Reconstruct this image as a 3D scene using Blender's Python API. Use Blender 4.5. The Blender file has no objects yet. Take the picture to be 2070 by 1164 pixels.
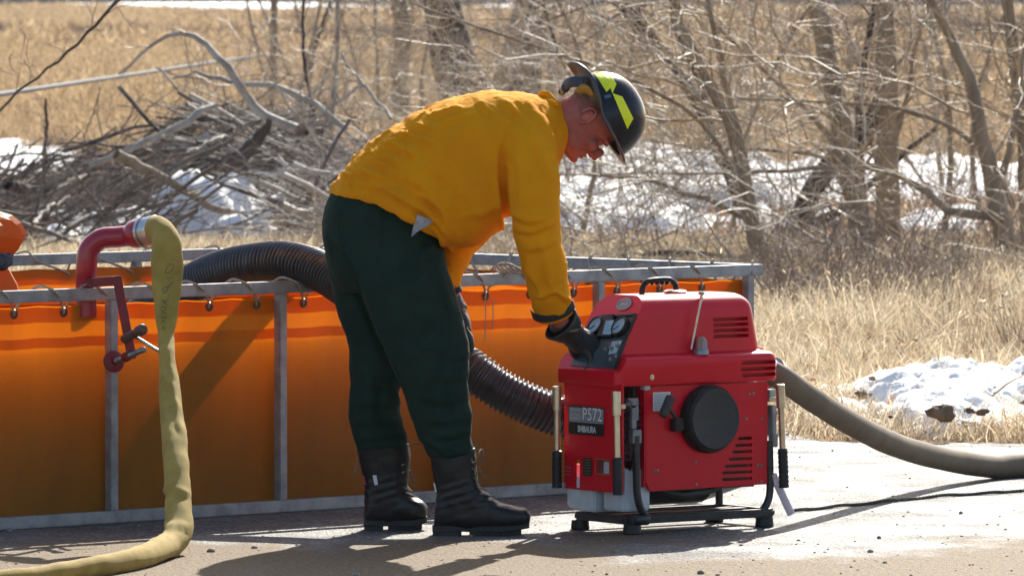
import bpy, bmesh, math, random
import numpy as np
from mathutils import Vector, Matrix, noise
from mathutils.bvhtree import BVHTree

random.seed(7); rng = np.random.default_rng(7)
SC = bpy.context.scene
COL = SC.collection
R = math.radians

# ---------------------------------------------------------------- camera
F = 14280.0; CX, CY = 1035.0, 582.0; CAMZ = 1.74
PITCH = math.atan(597.0 / F)
cam_d = bpy.data.cameras.new('camera')
cam_d.sensor_width = 36.0; cam_d.lens = F / 2070.0 * 36.0
cam_d.clip_start = 0.5; cam_d.clip_end = 6000
cam_d.dof.use_dof = True; cam_d.dof.focus_distance = 22.8; cam_d.dof.aperture_fstop = 15
cam = bpy.data.objects.new('camera', cam_d); COL.objects.link(cam)
cam.location = (0, 0, CAMZ); cam.rotation_euler = (math.pi/2 - PITCH, 0, 0)
SC.camera = cam

# ---------------------------------------------------------------- sky, sun, exposure
SUN_EL = R(34.0); sun_dir = Vector((0.22*math.cos(SUN_EL)/0.9995, 0.975*math.cos(SUN_EL)/0.9995, math.sin(SUN_EL))).normalized()
w = bpy.data.worlds.new('World'); SC.world = w; w.use_nodes = True
wn = w.node_tree; bg = wn.nodes['Background']
sky = wn.nodes.new('ShaderNodeTexSky'); sky.sky_type = 'NISHITA'; sky.sun_disc = False
sky.sun_elevation = SUN_EL; sky.sun_rotation = math.atan2(sun_dir.x, sun_dir.y)
sky.air_density = 1.0; sky.dust_density = 2.0; sky.ozone_density = 1.0
wn.links.new(sky.outputs[0], bg.inputs[0]); bg.inputs[1].default_value = 0.115
sun_l = bpy.data.lights.new('sun', 'SUN'); sun_l.energy = 5.0; sun_l.angle = R(0.5); sun_l.color = (1.0, 0.945, 0.84)
sun_o = bpy.data.objects.new('sun', sun_l); COL.objects.link(sun_o); sun_o.location = (5, 40, 30)
sun_o.rotation_euler = (-sun_dir).to_track_quat('-Z', 'Y').to_euler()
SC.view_settings.view_transform = 'Standard'; SC.view_settings.look = 'None'
SC.view_settings.gamma = 1.0; SC.view_settings.use_curve_mapping = False
SC.view_settings.exposure = 0.80
SC.render.engine = 'CYCLES'
SC.cycles.max_bounces = 8; SC.cycles.transparent_max_bounces = 12
SC.cycles.use_denoising = True

# ---------------------------------------------------------------- where things stand: sight line of a photo point cut at a depth, on the ground, or on a plane
CP, SP = math.cos(PITCH), math.sin(PITCH)
def ray(x, y):
    a = (x - CX)/F; b = -(y - CY)/F
    return Vector((a, CP + b*SP, -SP + b*CP))
def P(x, y, Y):
    d = ray(x, y); return Vector((0, 0, CAMZ)) + d*(Y/d.y)
def G(x, y, z=0.0):
    d = ray(x, y); return Vector((0, 0, CAMZ)) + d*((z - CAMZ)/d.z)
def px(co):
    """photo coordinates of world points (n,3)"""
    co = np.asarray(co, float); X, Y, Z = co[..., 0], co[..., 1], co[..., 2]-CAMZ
    f = Y*CP - Z*SP; u = Y*SP + Z*CP
    return np.stack([CX + F*X/f, CY - F*u/f], -1)

# ---------------------------------------------------------------- objects
def props(o, label=None, cat=None, group=None, kind=None):
    if label: o['label'] = label
    if cat: o['category'] = cat
    if group: o['group'] = group
    if kind: o['kind'] = kind
    return o
def thing(name, label, cat, loc=(0, 0, 0), rotz=0.0, group=None):
    o = bpy.data.objects.new(name, None); COL.objects.link(o)
    o.location = loc; o.rotation_euler = (0, 0, rotz); o.empty_display_size = 0.1
    props(o, label, cat, group)
    return o
def link(name, me, m=None, parent=None, smooth=True, world=False):
    """world=True: mesh is in world coordinates, and its parent may be moved"""
    o = bpy.data.objects.new(name, me); COL.objects.link(o)
    if m is not None and len(me.materials) == 0: me.materials.append(m)
    if smooth and len(me.polygons): me.polygons.foreach_set('use_smooth', [True]*len(me.polygons))
    if parent is not None:
        o.parent = parent
        if world:
            root = parent
            M = Matrix.Identity(4)
            while root is not None:
                M = root.matrix_basis @ M if root is parent else root.matrix_basis @ M
                root = root.parent
            me.transform(M.inverted())
    return o
def np_mesh(name, V, Fq, Ft=None):
    me = bpy.data.meshes.new(name)
    V = np.asarray(V, np.float32).reshape(-1, 3)
    me.vertices.add(len(V)); me.vertices.foreach_set('co', V.ravel())
    loops = []; starts = []; tot = []
    n = 0
    if Fq is not None and len(Fq):
        Fq = np.asarray(Fq, np.int32); loops.append(Fq.ravel()); starts.append(np.arange(len(Fq))*4); tot.append(np.full(len(Fq), 4)); n = len(Fq)*4
    if Ft is not None and len(Ft):
        Ft = np.asarray(Ft, np.int32); loops.append(Ft.ravel()); starts.append(n + np.arange(len(Ft))*3); tot.append(np.full(len(Ft), 3))
    L = np.concatenate(loops); S = np.concatenate(starts); T = np.concatenate(tot)
    me.loops.add(len(L)); me.loops.foreach_set('vertex_index', L.astype(np.int32))
    me.polygons.add(len(S)); me.polygons.foreach_set('loop_start', S.astype(np.int32)); me.polygons.foreach_set('loop_total', T.astype(np.int32))
    me.update(calc_edges=True); me.validate()
    return me
def unit(a):
    a = np.asarray(a, float); return a/np.maximum(np.linalg.norm(a, axis=-1, keepdims=True), 1e-9)
def tubes(Pa, Ra, sides=5):
    """Pa (N,K,3), Ra (N,K) -> verts, quads"""
    Pa = np.asarray(Pa, float); Ra = np.asarray(Ra, float); N, K, _ = Pa.shape
    T = unit(np.gradient(Pa, axis=1))
    ref = np.zeros((N, 1, 3)); main = np.abs(T.mean(1)); ax = main.argmin(1); ref[np.arange(N), 0, ax] = 1
    n1 = unit(np.cross(T, ref)); n2 = np.cross(T, n1)
    th = np.arange(sides)*2*np.pi/sides
    V = Pa[:, :, None, :] + Ra[:, :, None, None]*(np.cos(th)[None, None, :, None]*n1[:, :, None, :] + np.sin(th)[None, None, :, None]*n2[:, :, None, :])
    idx = np.arange(N*K*sides).reshape(N, K, sides)
    a = idx[:, :-1, :]; b = np.roll(a, -1, 2); d = idx[:, 1:, :]; c = np.roll(d, -1, 2)
    return V.reshape(-1, 3), np.stack([a, b, c, d], -1).reshape(-1, 4)

class MB:
    """collects shapes, builds one mesh"""
    def __init__(s): s.v = []; s.f = []
    def add(s, v, f):
        n = len(s.v); s.v += [tuple(p) for p in v]; s.f += [tuple(i+n for i in q) for q in f]; return s
    def box(s, c, h, rot=None):
        c = Vector(c); pts = []
        for dz in (-1, 1):
            for dx, dy in ((-1, -1), (1, -1), (1, 1), (-1, 1)):
                v = Vector((dx*h[0], dy*h[1], dz*h[2]))
                if rot is not None: v = rot @ v
                pts.append(c+v)
        return s.add(pts, [(3, 2, 1, 0), (4, 5, 6, 7), (0, 1, 5, 4), (1, 2, 6, 5), (2, 3, 7, 6), (3, 0, 4, 7)])
    def bar(s, a, b, w, h, up=(0, 0, 1)):
        a = Vector(a); b = Vector(b); t = (b-a).normalized(); side = t.cross(Vector(up)).normalized(); u = side.cross(t)
        pts = []
        for p in (a, b):
            for dx, dy in ((-1, -1), (1, -1), (1, 1), (-1, 1)): pts.append(p + side*(dx*w/2) + u*(dy*h/2))
        return s.add(pts, [(3, 2, 1, 0), (4, 5, 6, 7), (0, 1, 5, 4), (1, 2, 6, 5), (2, 3, 7, 6), (3, 0, 4, 7)])
    def tube(s, pts, r, n=12, caps=True, squash=None, ref=None):
        """r number or list; squash = list of (scale along ref side, scale along other)"""
        pts = [Vector(p) for p in pts]; K = len(pts)
        rr = [r]*K if not hasattr(r, '__len__') else list(r)
        nrm = None; V = []
        for i, p in enumerate(pts):
            t = (pts[min(i+1, K-1)] - pts[max(i-1, 0)]).normalized()
            if ref is not None: n1 = (Vector(ref) - t*Vector(ref).dot(t)).normalized()
            elif nrm is None:
                a = Vector((0, 0, 1)) if abs(t.z) < 0.8 else Vector((1, 0, 0)); n1 = (a - t*a.dot(t)).normalized()
            else: n1 = (nrm - t*nrm.dot(t)).normalized()
            nrm = n1; n2 = t.cross(n1)
            sq = squash[i] if squash else (1, 1)
            for k in range(n):
                th = 2*math.pi*k/n
                V.append(p + n1*(math.cos(th)*rr[i]*sq[0]) + n2*(math.sin(th)*rr[i]*sq[1]))
        Fc = []
        for i in range(K-1):
            for k in range(n):
                Fc.append((i*n+k, i*n+(k+1) % n, (i+1)*n+(k+1) % n, (i+1)*n+k))
        if caps: Fc.append(tuple(range(n-1, -1, -1))); Fc.append(tuple((K-1)*n+k for k in range(n)))
        return s.add(V, Fc)
    def loft(s, rings, caps=True):
        n = len(rings[0]); K = len(rings); V = [p for r in rings for p in r]; Fc = []
        for i in range(K-1):
            for k in range(n):
                Fc.append((i*n+k, i*n+(k+1) % n, (i+1)*n+(k+1) % n, (i+1)*n+k))
        if caps: Fc.append(tuple(range(n-1, -1, -1))); Fc.append(tuple((K-1)*n+k for k in range(n)))
        return s.add(V, Fc)
    def lathe(s, o, axis, prof, n=24):
        """prof: (distance along axis, radius)"""
        o = Vector(o); ax = Vector(axis).normalized()
        return s.tube([o + ax*p[0] for p in prof], [max(p[1], 1e-4) for p in prof], n) if all(prof[i][0] < prof[i+1][0] for i in range(len(prof)-1)) else s._lathe(o, ax, prof, n)
    def _lathe(s, o, ax, prof, n):
        a = Vector((0, 0, 1)) if abs(ax.z) < 0.8 else Vector((1, 0, 0)); n1 = (a-ax*a.dot(ax)).normalized(); n2 = ax.cross(n1)
        rings = [[o + ax*d + n1*(math.cos(2*math.pi*k/n)*max(r, 1e-4)) + n2*(math.sin(2*math.pi*k/n)*max(r, 1e-4)) for k in range(n)] for d, r in prof]
        return s.loft(rings)
    def ball(s, c, r, n=16, m=10, rot=None):
        c = Vector(c); rad = r if hasattr(r, '__len__') else (r, r, r); rings = []
        for j in range(m+1):
            ph = -math.pi/2 + math.pi*j/m
            ph = max(min(ph, math.pi/2-0.02), -math.pi/2+0.02)
            ring = []
            for k in range(n):
                th = 2*math.pi*k/n
                v = Vector((math.cos(ph)*math.cos(th)*rad[0], math.cos(ph)*math.sin(th)*rad[1], math.sin(ph)*rad[2]))
                ring.append(c + (rot @ v if rot is not None else v))
            rings.append(ring)
        return s.loft(rings)
    def prism(s, poly, off):
        off = Vector(off); n = len(poly); V = [Vector(p) for p in poly] + [Vector(p)+off for p in poly]
        Fc = [tuple(range(n-1, -1, -1)), tuple(range(n, 2*n))] + [(i, (i+1) % n, n+(i+1) % n, n+i) for i in range(n)]
        return s.add(V, Fc)
    def mesh(s, name='mesh', bevel=0.0, seg=2):
        me = bpy.data.meshes.new(name); me.from_pydata([tuple(v) for v in s.v], [], s.f)
        bm = bmesh.new(); bm.from_mesh(me)
        bmesh.ops.recalc_face_normals(bm, faces=bm.faces)
        if bevel > 0:
            ed = [e for e in bm.edges if len(e.link_faces) == 2 and e.calc_face_angle(0) > 0.5]
            bmesh.ops.bevel(bm, geom=ed, offset=bevel, segments=seg, affect='EDGES', clamp_overlap=True)
        bm.to_mesh(me); bm.free(); me.update()
        return me
    def build(s, name, m, parent=None, bevel=0.0, smooth=True, seg=2, world=False, label=None):
        me = s.mesh(name, bevel, seg)
        o = link(name, me, m, parent, smooth, world)
        if smooth:
            try: me.set_sharp_from_angle(angle=R(40))
            except Exception: pass
        if label: o['label'] = label
        return o
def catmull(pts, n=6):
    pts = [Vector(p) for p in pts]; Q = [pts[0]*2-pts[1]] + pts + [pts[-1]*2-pts[-2]]; out = []
    for i in range(1, len(Q)-2):
        a, b, c, d = Q[i-1:i+3]
        for k in range(n):
            t = k/n; out.append(0.5*((2*b) + (c-a)*t + (2*a-5*b+4*c-d)*t*t + (3*b-a-3*c+d)*t**3))
    out.append(pts[-1]); return out
def interp(vals, n=6):
    """same sampling as catmull, for scalars/tuples, linear-smooth"""
    v = np.asarray(vals, float); K = len(v); t = np.linspace(0, K-1, (K-1)*n+1); i = np.clip(t.astype(int), 0, K-2); f = (t-i); f = f*f*(3-2*f)
    if v.ndim == 1: return list(v[i]*(1-f)+v[i+1]*f)
    return [tuple(r) for r in (v[i]*(1-f)[:, None]+v[i+1]*f[:, None])]
def evaluated(o):
    dg = bpy.context.evaluated_depsgraph_get(); dg.update()
    return bpy.data.meshes.new_from_object(o.evaluated_get(dg))
def remeshed(mb, voxel, smooth=3, factor=0.5):
    me = mb.mesh('tmp'); o = bpy.data.objects.new('tmp', me); COL.objects.link(o)
    md = o.modifiers.new('r', 'REMESH'); md.mode = 'VOXEL'; md.voxel_size = voxel
    if smooth:
        sm = o.modifiers.new('s', 'SMOOTH'); sm.iterations = smooth; sm.factor = factor
    out = evaluated(o); bpy.data.objects.remove(o); bpy.data.meshes.remove(me)
    return out
def cut(me, cutter_mb):
    """boolean difference, evaluated into a new mesh"""
    a = bpy.data.objects.new('a', me); b = bpy.data.objects.new('b', cutter_mb.mesh('c')); COL.objects.link(a); COL.objects.link(b)
    md = a.modifiers.new('b', 'BOOLEAN'); md.operation = 'DIFFERENCE'; md.object = b; md.solver = 'EXACT'
    out = evaluated(a); bpy.data.objects.remove(a); bpy.data.objects.remove(b)
    return out
def displace(me, fn):
    """fn(co (n,3), normal (n,3)) -> offset along normal (n,)"""
    n = len(me.vertices); co = np.empty(n*3, np.float32); me.vertices.foreach_get('co', co); co = co.reshape(-1, 3).astype(float)
    nr = np.empty(n*3, np.float32); me.vertex_normals.foreach_get('vector', nr); nr = nr.reshape(-1, 3).astype(float)
    d = fn(co, nr); co = co + nr*d[:, None]
    me.vertices.foreach_set('co', co.astype(np.float32).ravel()); me.update()
def nz(co, s, oct=3, off=(0, 0, 0)):
    s = s if hasattr(s, '__len__') else (s, s, s)
    return np.array([noise.fractal(Vector((c[0]*s[0]+off[0], c[1]*s[1]+off[1], c[2]*s[2]+off[2])), 1.0, 2.0, oct) for c in co])
def grid_mesh(X, Y, Z):
    n, m = X.shape; V = np.stack([X, Y, Z], -1).reshape(-1, 3); idx = np.arange(n*m).reshape(n, m)
    Q = np.stack([idx[:-1, :-1], idx[1:, :-1], idx[1:, 1:], idx[:-1, 1:]], -1).reshape(-1, 4)
    return V, Q

# ---------------------------------------------------------------- materials
def mat(name, c1, c2=None, rough=0.6, metal=0.0, scale=20.0, bump=0.0, bscale=None, coat=0.0, spec=0.5, contrast=(0.35, 0.65), detail=4.0, stretch=None, transl=0.0, rough2=None, sheen=0.0, coords='Object', subsurf=0.0):
    m = bpy.data.materials.new(name); m.use_nodes = True; nt = m.node_tree; N = nt.nodes; L = nt.links
    b = N['Principled BSDF']
    b.inputs['Roughness'].default_value = rough; b.inputs['Metallic'].default_value = metal
    b.inputs['Coat Weight'].default_value = coat; b.inputs['Coat Roughness'].default_value = 0.06
    b.inputs['Specular IOR Level'].default_value = spec
    if sheen: b.inputs['Sheen Weight'].default_value = sheen; b.inputs['Sheen Roughness'].default_value = 0.4
    if subsurf: b.inputs['Subsurface Weight'].default_value = subsurf; b.inputs['Subsurface Radius'].default_value = (0.01, 0.004, 0.002)
    tc = N.new('ShaderNodeTexCoord'); mp = N.new('ShaderNodeMapping'); L.new(tc.outputs[coords], mp.inputs[0])
    if stretch: mp.inputs['Scale'].default_value = stretch
    col = None
    if c2 is None: b.inputs['Base Color'].default_value = (*c1, 1)
    else:
        t = N.new('ShaderNodeTexNoise'); t.inputs['Scale'].default_value = scale; t.inputs['Detail'].default_value = detail; t.inputs['Roughness'].default_value = 0.6
        L.new(mp.outputs[0], t.inputs['Vector'])
        r = N.new('ShaderNodeValToRGB'); r.color_ramp.elements[0].position = contrast[0]; r.color_ramp.elements[1].position = contrast[1]
        r.color_ramp.elements[0].color = (*c1, 1); r.color_ramp.elements[1].color = (*c2, 1)
        L.new(t.outputs['Fac'], r.inputs[0]); L.new(r.outputs[0], b.inputs['Base Color']); col = r.outputs[0]
        if rough2 is not None:
            mr = N.new('ShaderNodeMapRange'); mr.inputs[3].default_value = rough; mr.inputs[4].default_value = rough2
            L.new(t.outputs['Fac'], mr.inputs[0]); L.new(mr.outputs[0], b.inputs['Roughness'])
    if bump:
        t2 = N.new('ShaderNodeTexNoise'); t2.inputs['Scale'].default_value = bscale or scale*2; t2.inputs['Detail'].default_value = 5
        L.new(mp.outputs[0], t2.inputs['Vector'])
        bp = N.new('ShaderNodeBump'); bp.inputs['Strength'].default_value = 1.0; bp.inputs['Distance'].default_value = bump
        L.new(t2.outputs['Fac'], bp.inputs['Height']); L.new(bp.outputs[0], b.inputs['Normal'])
    if transl:
        tr = N.new('ShaderNodeBsdfTranslucent'); mx = N.new('ShaderNodeMixShader'); mx.inputs[0].default_value = transl
        if col is not None: L.new(col, tr.inputs[0])
        else: tr.inputs[0].default_value = (*c1, 1)
        L.new(b.outputs[0], mx.inputs[1]); L.new(tr.outputs[0], mx.inputs[2]); L.new(mx.outputs[0], N['Material Output'].inputs[0])
    return m
# ================================================================ SETTING
def node_ground():
    m = bpy.data.materials.new('dry_soil'); m.use_nodes = True; nt = m.node_tree; N = nt.nodes; L = nt.links; b = N['Principled BSDF']
    tc = N.new('ShaderNodeTexCoord')
    t = N.new('ShaderNodeTexNoise'); t.inputs['Scale'].default_value = 1.3; t.inputs['Detail'].default_value = 12; t.inputs['Roughness'].default_value = 0.75
    L.new(tc.outputs['Object'], t.inputs[0])
    r = N.new('ShaderNodeValToRGB'); e = r.color_ramp.elements
    e[0].position = 0.3; e[0].color = (0.13, 0.08, 0.045, 1); e[1].position = 0.7; e[1].color = (0.42, 0.30, 0.17, 1)
    x = e.new(0.52); x.color = (0.30, 0.2, 0.11, 1)
    L.new(t.outputs['Fac'], r.inputs[0]); L.new(r.outputs[0], b.inputs['Base Color']); b.inputs['Roughness'].default_value = 0.95
    t2 = N.new('ShaderNodeTexNoise'); t2.inputs['Scale'].default_value = 14; t2.inputs['Detail'].default_value = 8
    L.new(tc.outputs['Object'], t2.inputs[0]); bp = N.new('ShaderNodeBump'); bp.inputs['Distance'].default_value = 0.05; L.new(t2.outputs['Fac'], bp.inputs['Height']); L.new(bp.outputs[0], b.inputs['Normal'])
    return m
M_soil = node_ground()

def node_road():
    m = bpy.data.materials.new('worn_asphalt'); m.use_nodes = True; nt = m.node_tree; N = nt.nodes; L = nt.links; b = N['Principled BSDF']
    tc = N.new('ShaderNodeTexCoord')
    def noise_n(s, d=6, r=0.6, v=None):
        t = N.new('ShaderNodeTexNoise'); t.inputs['Scale'].default_value = s; t.inputs['Detail'].default_value = d; t.inputs['Roughness'].default_value = r
        L.new(v or tc.outputs['Object'], t.inputs[0]); return t.outputs['Fac']
    def ramp(f, stops):
        r = N.new('ShaderNodeValToRGB'); e = r.color_ramp.elements
        e[0].position, e[0].color = stops[0][0], (*stops[0][1], 1); e[1].position, e[1].color = stops[-1][0], (*stops[-1][1], 1)
        for p, c in stops[1:-1]: q = e.new(p); q.color = (*c, 1)
        L.new(f, r.inputs[0]); return r.outputs[0]
    def math_n(op, a, bb, c=None):
        k = N.new('ShaderNodeMath'); k.operation = op
        for i, v in enumerate((a, bb, c)):
            if v is None: continue
            if hasattr(v, 'is_linked'): L.new(v, k.inputs[i])
            else: k.inputs[i].default_value = v
        return k.outputs[0]
    def mix(f, a, bb):
        k = N.new('ShaderNodeMix'); k.data_type = 'RGBA'
        if hasattr(f, 'is_linked'): L.new(f, k.inputs[0])
        else: k.inputs[0].default_value = f
        L.new(a, k.inputs[6]); L.new(bb, k.inputs[7]); return k.outputs[2]
    # aggregate: pale and dark stones in the bitumen
    vo = N.new('ShaderNodeTexVoronoi'); vo.inputs['Scale'].default_value = 95; L.new(tc.outputs['Object'], vo.inputs['Vector'])
    stone = ramp(vo.outputs['Color'], [(0.15, (0.025, 0.025, 0.027)), (0.5, (0.10, 0.098, 0.095)), (0.9, (0.42, 0.41, 0.39))])
    big = ramp(noise_n(2.2, 5), [(0.35, (0.05, 0.05, 0.052)), (0.65, (0.18, 0.178, 0.172))])
    asphalt = mix(0.5, stone, big)
    sand = ramp(noise_n(60, 6, 0.7), [(0.3, (0.07, 0.048, 0.028)), (0.58, (0.21, 0.145, 0.08)), (0.8, (0.38, 0.29, 0.18))])
    # sandy dirt lies nearer than about Y = 22.4 m, its edge broken up, and thins to the right
    sp = N.new('ShaderNodeSeparateXYZ'); L.new(tc.outputs['Object'], sp.inputs[0])
    mp = N.new('ShaderNodeMapping'); mp.inputs['Scale'].default_value = (0.7, 0.35, 1); L.new(tc.outputs['Object'], mp.inputs[0])
    n1 = noise_n(1.6, 7, 0.62, mp.outputs[0])
    d = math_n('SUBTRACT', 22.35, sp.outputs['Y'])
    d = math_n('MULTIPLY_ADD', d, 0.55, math_n('MULTIPLY', math_n('SUBTRACT', n1, 0.5), 3.2))
    n2 = noise_n(22, 4)
    d = math_n('ADD', d, math_n('MULTIPLY', math_n('SUBTRACT', n2, 0.5), 0.7))
    rr = N.new('ShaderNodeMapRange'); rr.inputs[1].default_value = -0.12; rr.inputs[2].default_value = 0.3; L.new(d, rr.inputs[0])
    L.new(mix(rr.outputs[0], asphalt, sand), b.inputs['Base Color'])
    # damp sheen on the asphalt, matt on the sand
    wet = N.new('ShaderNodeMapRange'); wet.inputs[1].default_value = 0.35; wet.inputs[2].default_value = 0.65; wet.inputs[3].default_value = 0.50; wet.inputs[4].default_value = 0.75
    L.new(noise_n(3.0, 6), wet.inputs[0])
    k = N.new('ShaderNodeMix'); k.data_type = 'FLOAT'; L.new(rr.outputs[0], k.inputs[0]); L.new(wet.outputs[0], k.inputs[2]); k.inputs[3].default_value = 0.8
    L.new(k.outputs[0], b.inputs['Roughness']); b.inputs['Specular IOR Level'].default_value = 0.22
    vb = N.new('ShaderNodeTexVoronoi'); vb.inputs['Scale'].default_value = 95; L.new(tc.outputs['Object'], vb.inputs['Vector'])
    h = math_n('ADD', math_n('MULTIPLY', vb.outputs['Distance'], 0.6), math_n('MULTIPLY', noise_n(9, 8, 0.7), 1.6))
    bp = N.new('ShaderNodeBump'); bp.inputs['Strength'].default_value = 1.0; bp.inputs['Distance'].default_value = 0.007; L.new(h, bp.inputs['Height']); L.new(bp.outputs[0], b.inputs['Normal'])
    return m
M_road = node_road()

def plane(name, x0, x1, y0, y1, z, m, kind='structure'):
    mb = MB(); mb.add([(x0, y0, z), (x1, y0, z), (x1, y1, z), (x0, y1, z)], [(0, 1, 2, 3)])
    o = mb.build(name, m, smooth=False); props(o, kind=kind); return o
plane('ground', -1500, 1500, -20, 3500, -0.012, M_soil)
# road: a sheet with a ragged far edge
def build_road():
    xs = np.linspace(-12, 12, 241); V = []; Fc = []
    for i, x in enumerate(xs):
        e = 27.4 + 0.25*noise.noise((x*0.9, 3.1, 0)) + 0.14*noise.noise((x*3.7, 7.0, 0)) + 0.05*noise.noise((x*13, 1.0, 0))
        if x < 1.2: e += 0.5
        V += [(x, 5, 0.0), (x, 20.0, 0.0), (x, 26.2, 0.0), (x, e, -0.004)]
    for i in range(len(xs)-1):
        for j in range(3): Fc.append((i*4+j, i*4+4+j, i*4+5+j, i*4+1+j))
    o = link('road', np_mesh('road', V, Fc), M_road); props(o, kind='structure')
build_road()
# loose pebbles on the road
def pebbles():
    V = []; Q = []; n0 = 0
    base = MB().ball((0, 0, 0), 1.0, 6, 4); bv = np.array(base.v); bf = [f for f in base.f]
    T = []
    for i in range(900):
        Y = rng.uniform(20.6, 27.3); X = rng.uniform(-1.9, 2.2)*Y/23
        if Y > 22.6 and rng.random() < 0.5: continue
        r = rng.uniform(0.002, 0.005) if rng.random() < 0.93 else rng.uniform(0.006, 0.013)
        c = rng.uniform(0.7, 1.3, 3); c[2] *= 0.6; a = rng.uniform(0, 6.28)
        v = bv*c*r; v = np.stack([v[:, 0]*math.cos(a)-v[:, 1]*math.sin(a), v[:, 0]*math.sin(a)+v[:, 1]*math.cos(a), v[:, 2]], -1) + (X, Y, r*0.25)
        V.append(v); 
        for f in bf:
            if len(f) == 4: Q.append([k+n0 for k in f])
            else:
                for k in range(1, len(f)-1): T.append([f[0]+n0, f[k]+n0, f[k+1]+n0])
        n0 += len(bv)
    o = link('pebbles', np_mesh('pebbles', np.concatenate(V), Q, T), mat('pebble_stone', (0.12, 0.1, 0.085), (0.42, 0.37, 0.3), scale=30, rough=0.9)); props(o, kind='stuff')
pebbles()

# ---------------------------------------------------------------- snow
def node_snow():
    m = mat('old_snow', (0.90, 0.90, 0.89), (0.60, 0.58, 0.55), rough=0.8, scale=3.5, bump=0.008, bscale=14, contrast=(0.55, 0.85), subsurf=0.0)
    return m
M_snow = node_snow()
M_snow_dirty = mat('dirty_snow', (0.90, 0.88, 0.84), (0.26, 0.19, 0.12), rough=0.8, scale=4.0, bump=0.02, bscale=14, contrast=(0.56, 0.76), detail=10)
def snow(name, polypx, hgt, bump, res, m=None, seed=0, edge=0.5, fs=1.0):
    """polypx: outline on the ground given as photo points"""
    pts = np.array([G(x, y)[:2] for x, y in polypx]); x0, y0 = pts.min(0)-edge; x1, y1 = pts.max(0)+edge
    nx = max(int((x1-x0)/res), 8); ny = max(int((y1-y0)/res), 8)
    nx = min(nx, 260); ny = min(ny, 260)
    X, Y = np.meshgrid(np.linspace(x0, x1, nx), np.linspace(y0, y1, ny))
    # signed distance to the outline
    D = np.full(X.shape, 1e9); ins = np.zeros(X.shape, bool)
    for i in range(len(pts)):
        a = pts[i]; b = pts[(i+1) % len(pts)]; d = b-a
        t = np.clip(((X-a[0])*d[0]+(Y-a[1])*d[1])/max(d@d, 1e-9), 0, 1); D = np.minimum(D, np.hypot(X-a[0]-t*d[0], Y-a[1]-t*d[1]))
        with np.errstate(divide='ignore', invalid='ignore'):
            c = ((a[1] > Y) != (b[1] > Y)) & (X < (b[0]-a[0])*(Y-a[1])/(b[1]-a[1]+1e-12)+a[0]); ins ^= c
    D = np.where(ins, D, -D)
    n = nz(np.stack([X.ravel(), Y.ravel(), np.full(X.size, seed*3.3)], -1), 1.1/fs, 4).reshape(X.shape)
    n2 = nz(np.stack([X.ravel(), Y.ravel(), np.full(X.size, 9+seed*3.3)], -1), 4.2/fs, 4).reshape(X.shape)
    H = np.tanh((D + n*edge)/edge*1.2)
    Z = np.where(H > 0, H*hgt, H*0.3) + bump*(n2 + 0.6*n)*np.clip(H+0.3, 0, 1)
    Z = np.where(H < -0.1, -0.08, Z)
    V, Q = grid_mesh(X, Y, Z)
    Q = Q[(V[Q][:, :, 2].max(1) > -0.03)]
    used = np.unique(Q); rm = np.zeros(len(V), int); rm[used] = np.arange(len(used))
    o = link(name, np_mesh(name, V[used], rm[Q]), m or M_snow); props(o, kind='structure'); return o
snow('snow', [(-80, 296), (60, 292), (150, 300), (215, 330), (120, 352), (-80, 356)], 0.10, 0.04, 0.25, seed=1, edge=1.2)
snow('snow', [(345, 498), (440, 506), (600, 504), (690, 470), (480, 460), (300, 464)], 0.46, 0.12, 0.06, seed=2, edge=0.8)
snow('snow', [(620, 335), (690, 318), (780, 330), (760, 372), (640, 380)], 0.14, 0.06, 0.12, seed=22, edge=0.6)
snow('snow', [(20, 478), (90, 466), (150, 472), (230, 462), (360, 474), (480, 470), (420, 500), (150, 512), (20, 515)], 0.26, 0.05, 0.08, seed=3, edge=0.6)
snow('snow', [(1090, 352), (1230, 336), (1340, 340), (1470, 338), (1490, 400), (1420, 452), (1300, 476), (1180, 470), (1090, 450)], 0.36, 0.03, 0.12, seed=4, edge=1.2)
snow('snow', [(1500, 362), (1620, 346), (1900, 350), (2200, 352), (2200, 385), (1960, 400), (1700, 412), (1500, 400)], 0.20, 0.07, 0.2, seed=5, edge=1.4)
snow('snow', [(1830, 438), (1980, 428), (2010, 460), (1900, 480), (1800, 470)], 0.10, 0.05, 0.1, seed=6, edge=0.5)
snow('snow', [(1900, 620), (2000, 606), (2150, 600), (2150, 626), (1980, 636)], 0.06, 0.04, 0.06, seed=8, edge=0.3)
snow('snow', [(40, 22), (150, 17), (420, 16), (780, 18), (780, 27), (300, 26), (40, 30)], 0.7, 0.1, 3.0, seed=9, edge=12, fs=8)
snow('snow', [(900, 20), (1010, 12), (1120, 12), (1140, 36), (960, 40)], 0.25, 0.1, 1.5, seed=10, edge=6, fs=6)
snow('snow', [(1140, 36), (1290, 28), (1300, 46), (1160, 52)], 0.25, 0.1, 1.5, seed=11, edge=6, fs=6)
# the dirty snow bank beside the road
snow('snow_bank', [(1655, 838), (1735, 798), (1800, 772), (1900, 772), (2200, 768), (2200, 868), (1960, 876), (1800, 872)], 0.13, 0.045, 0.030, m=M_snow_dirty, seed=12, edge=0.45, fs=0.42)

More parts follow.
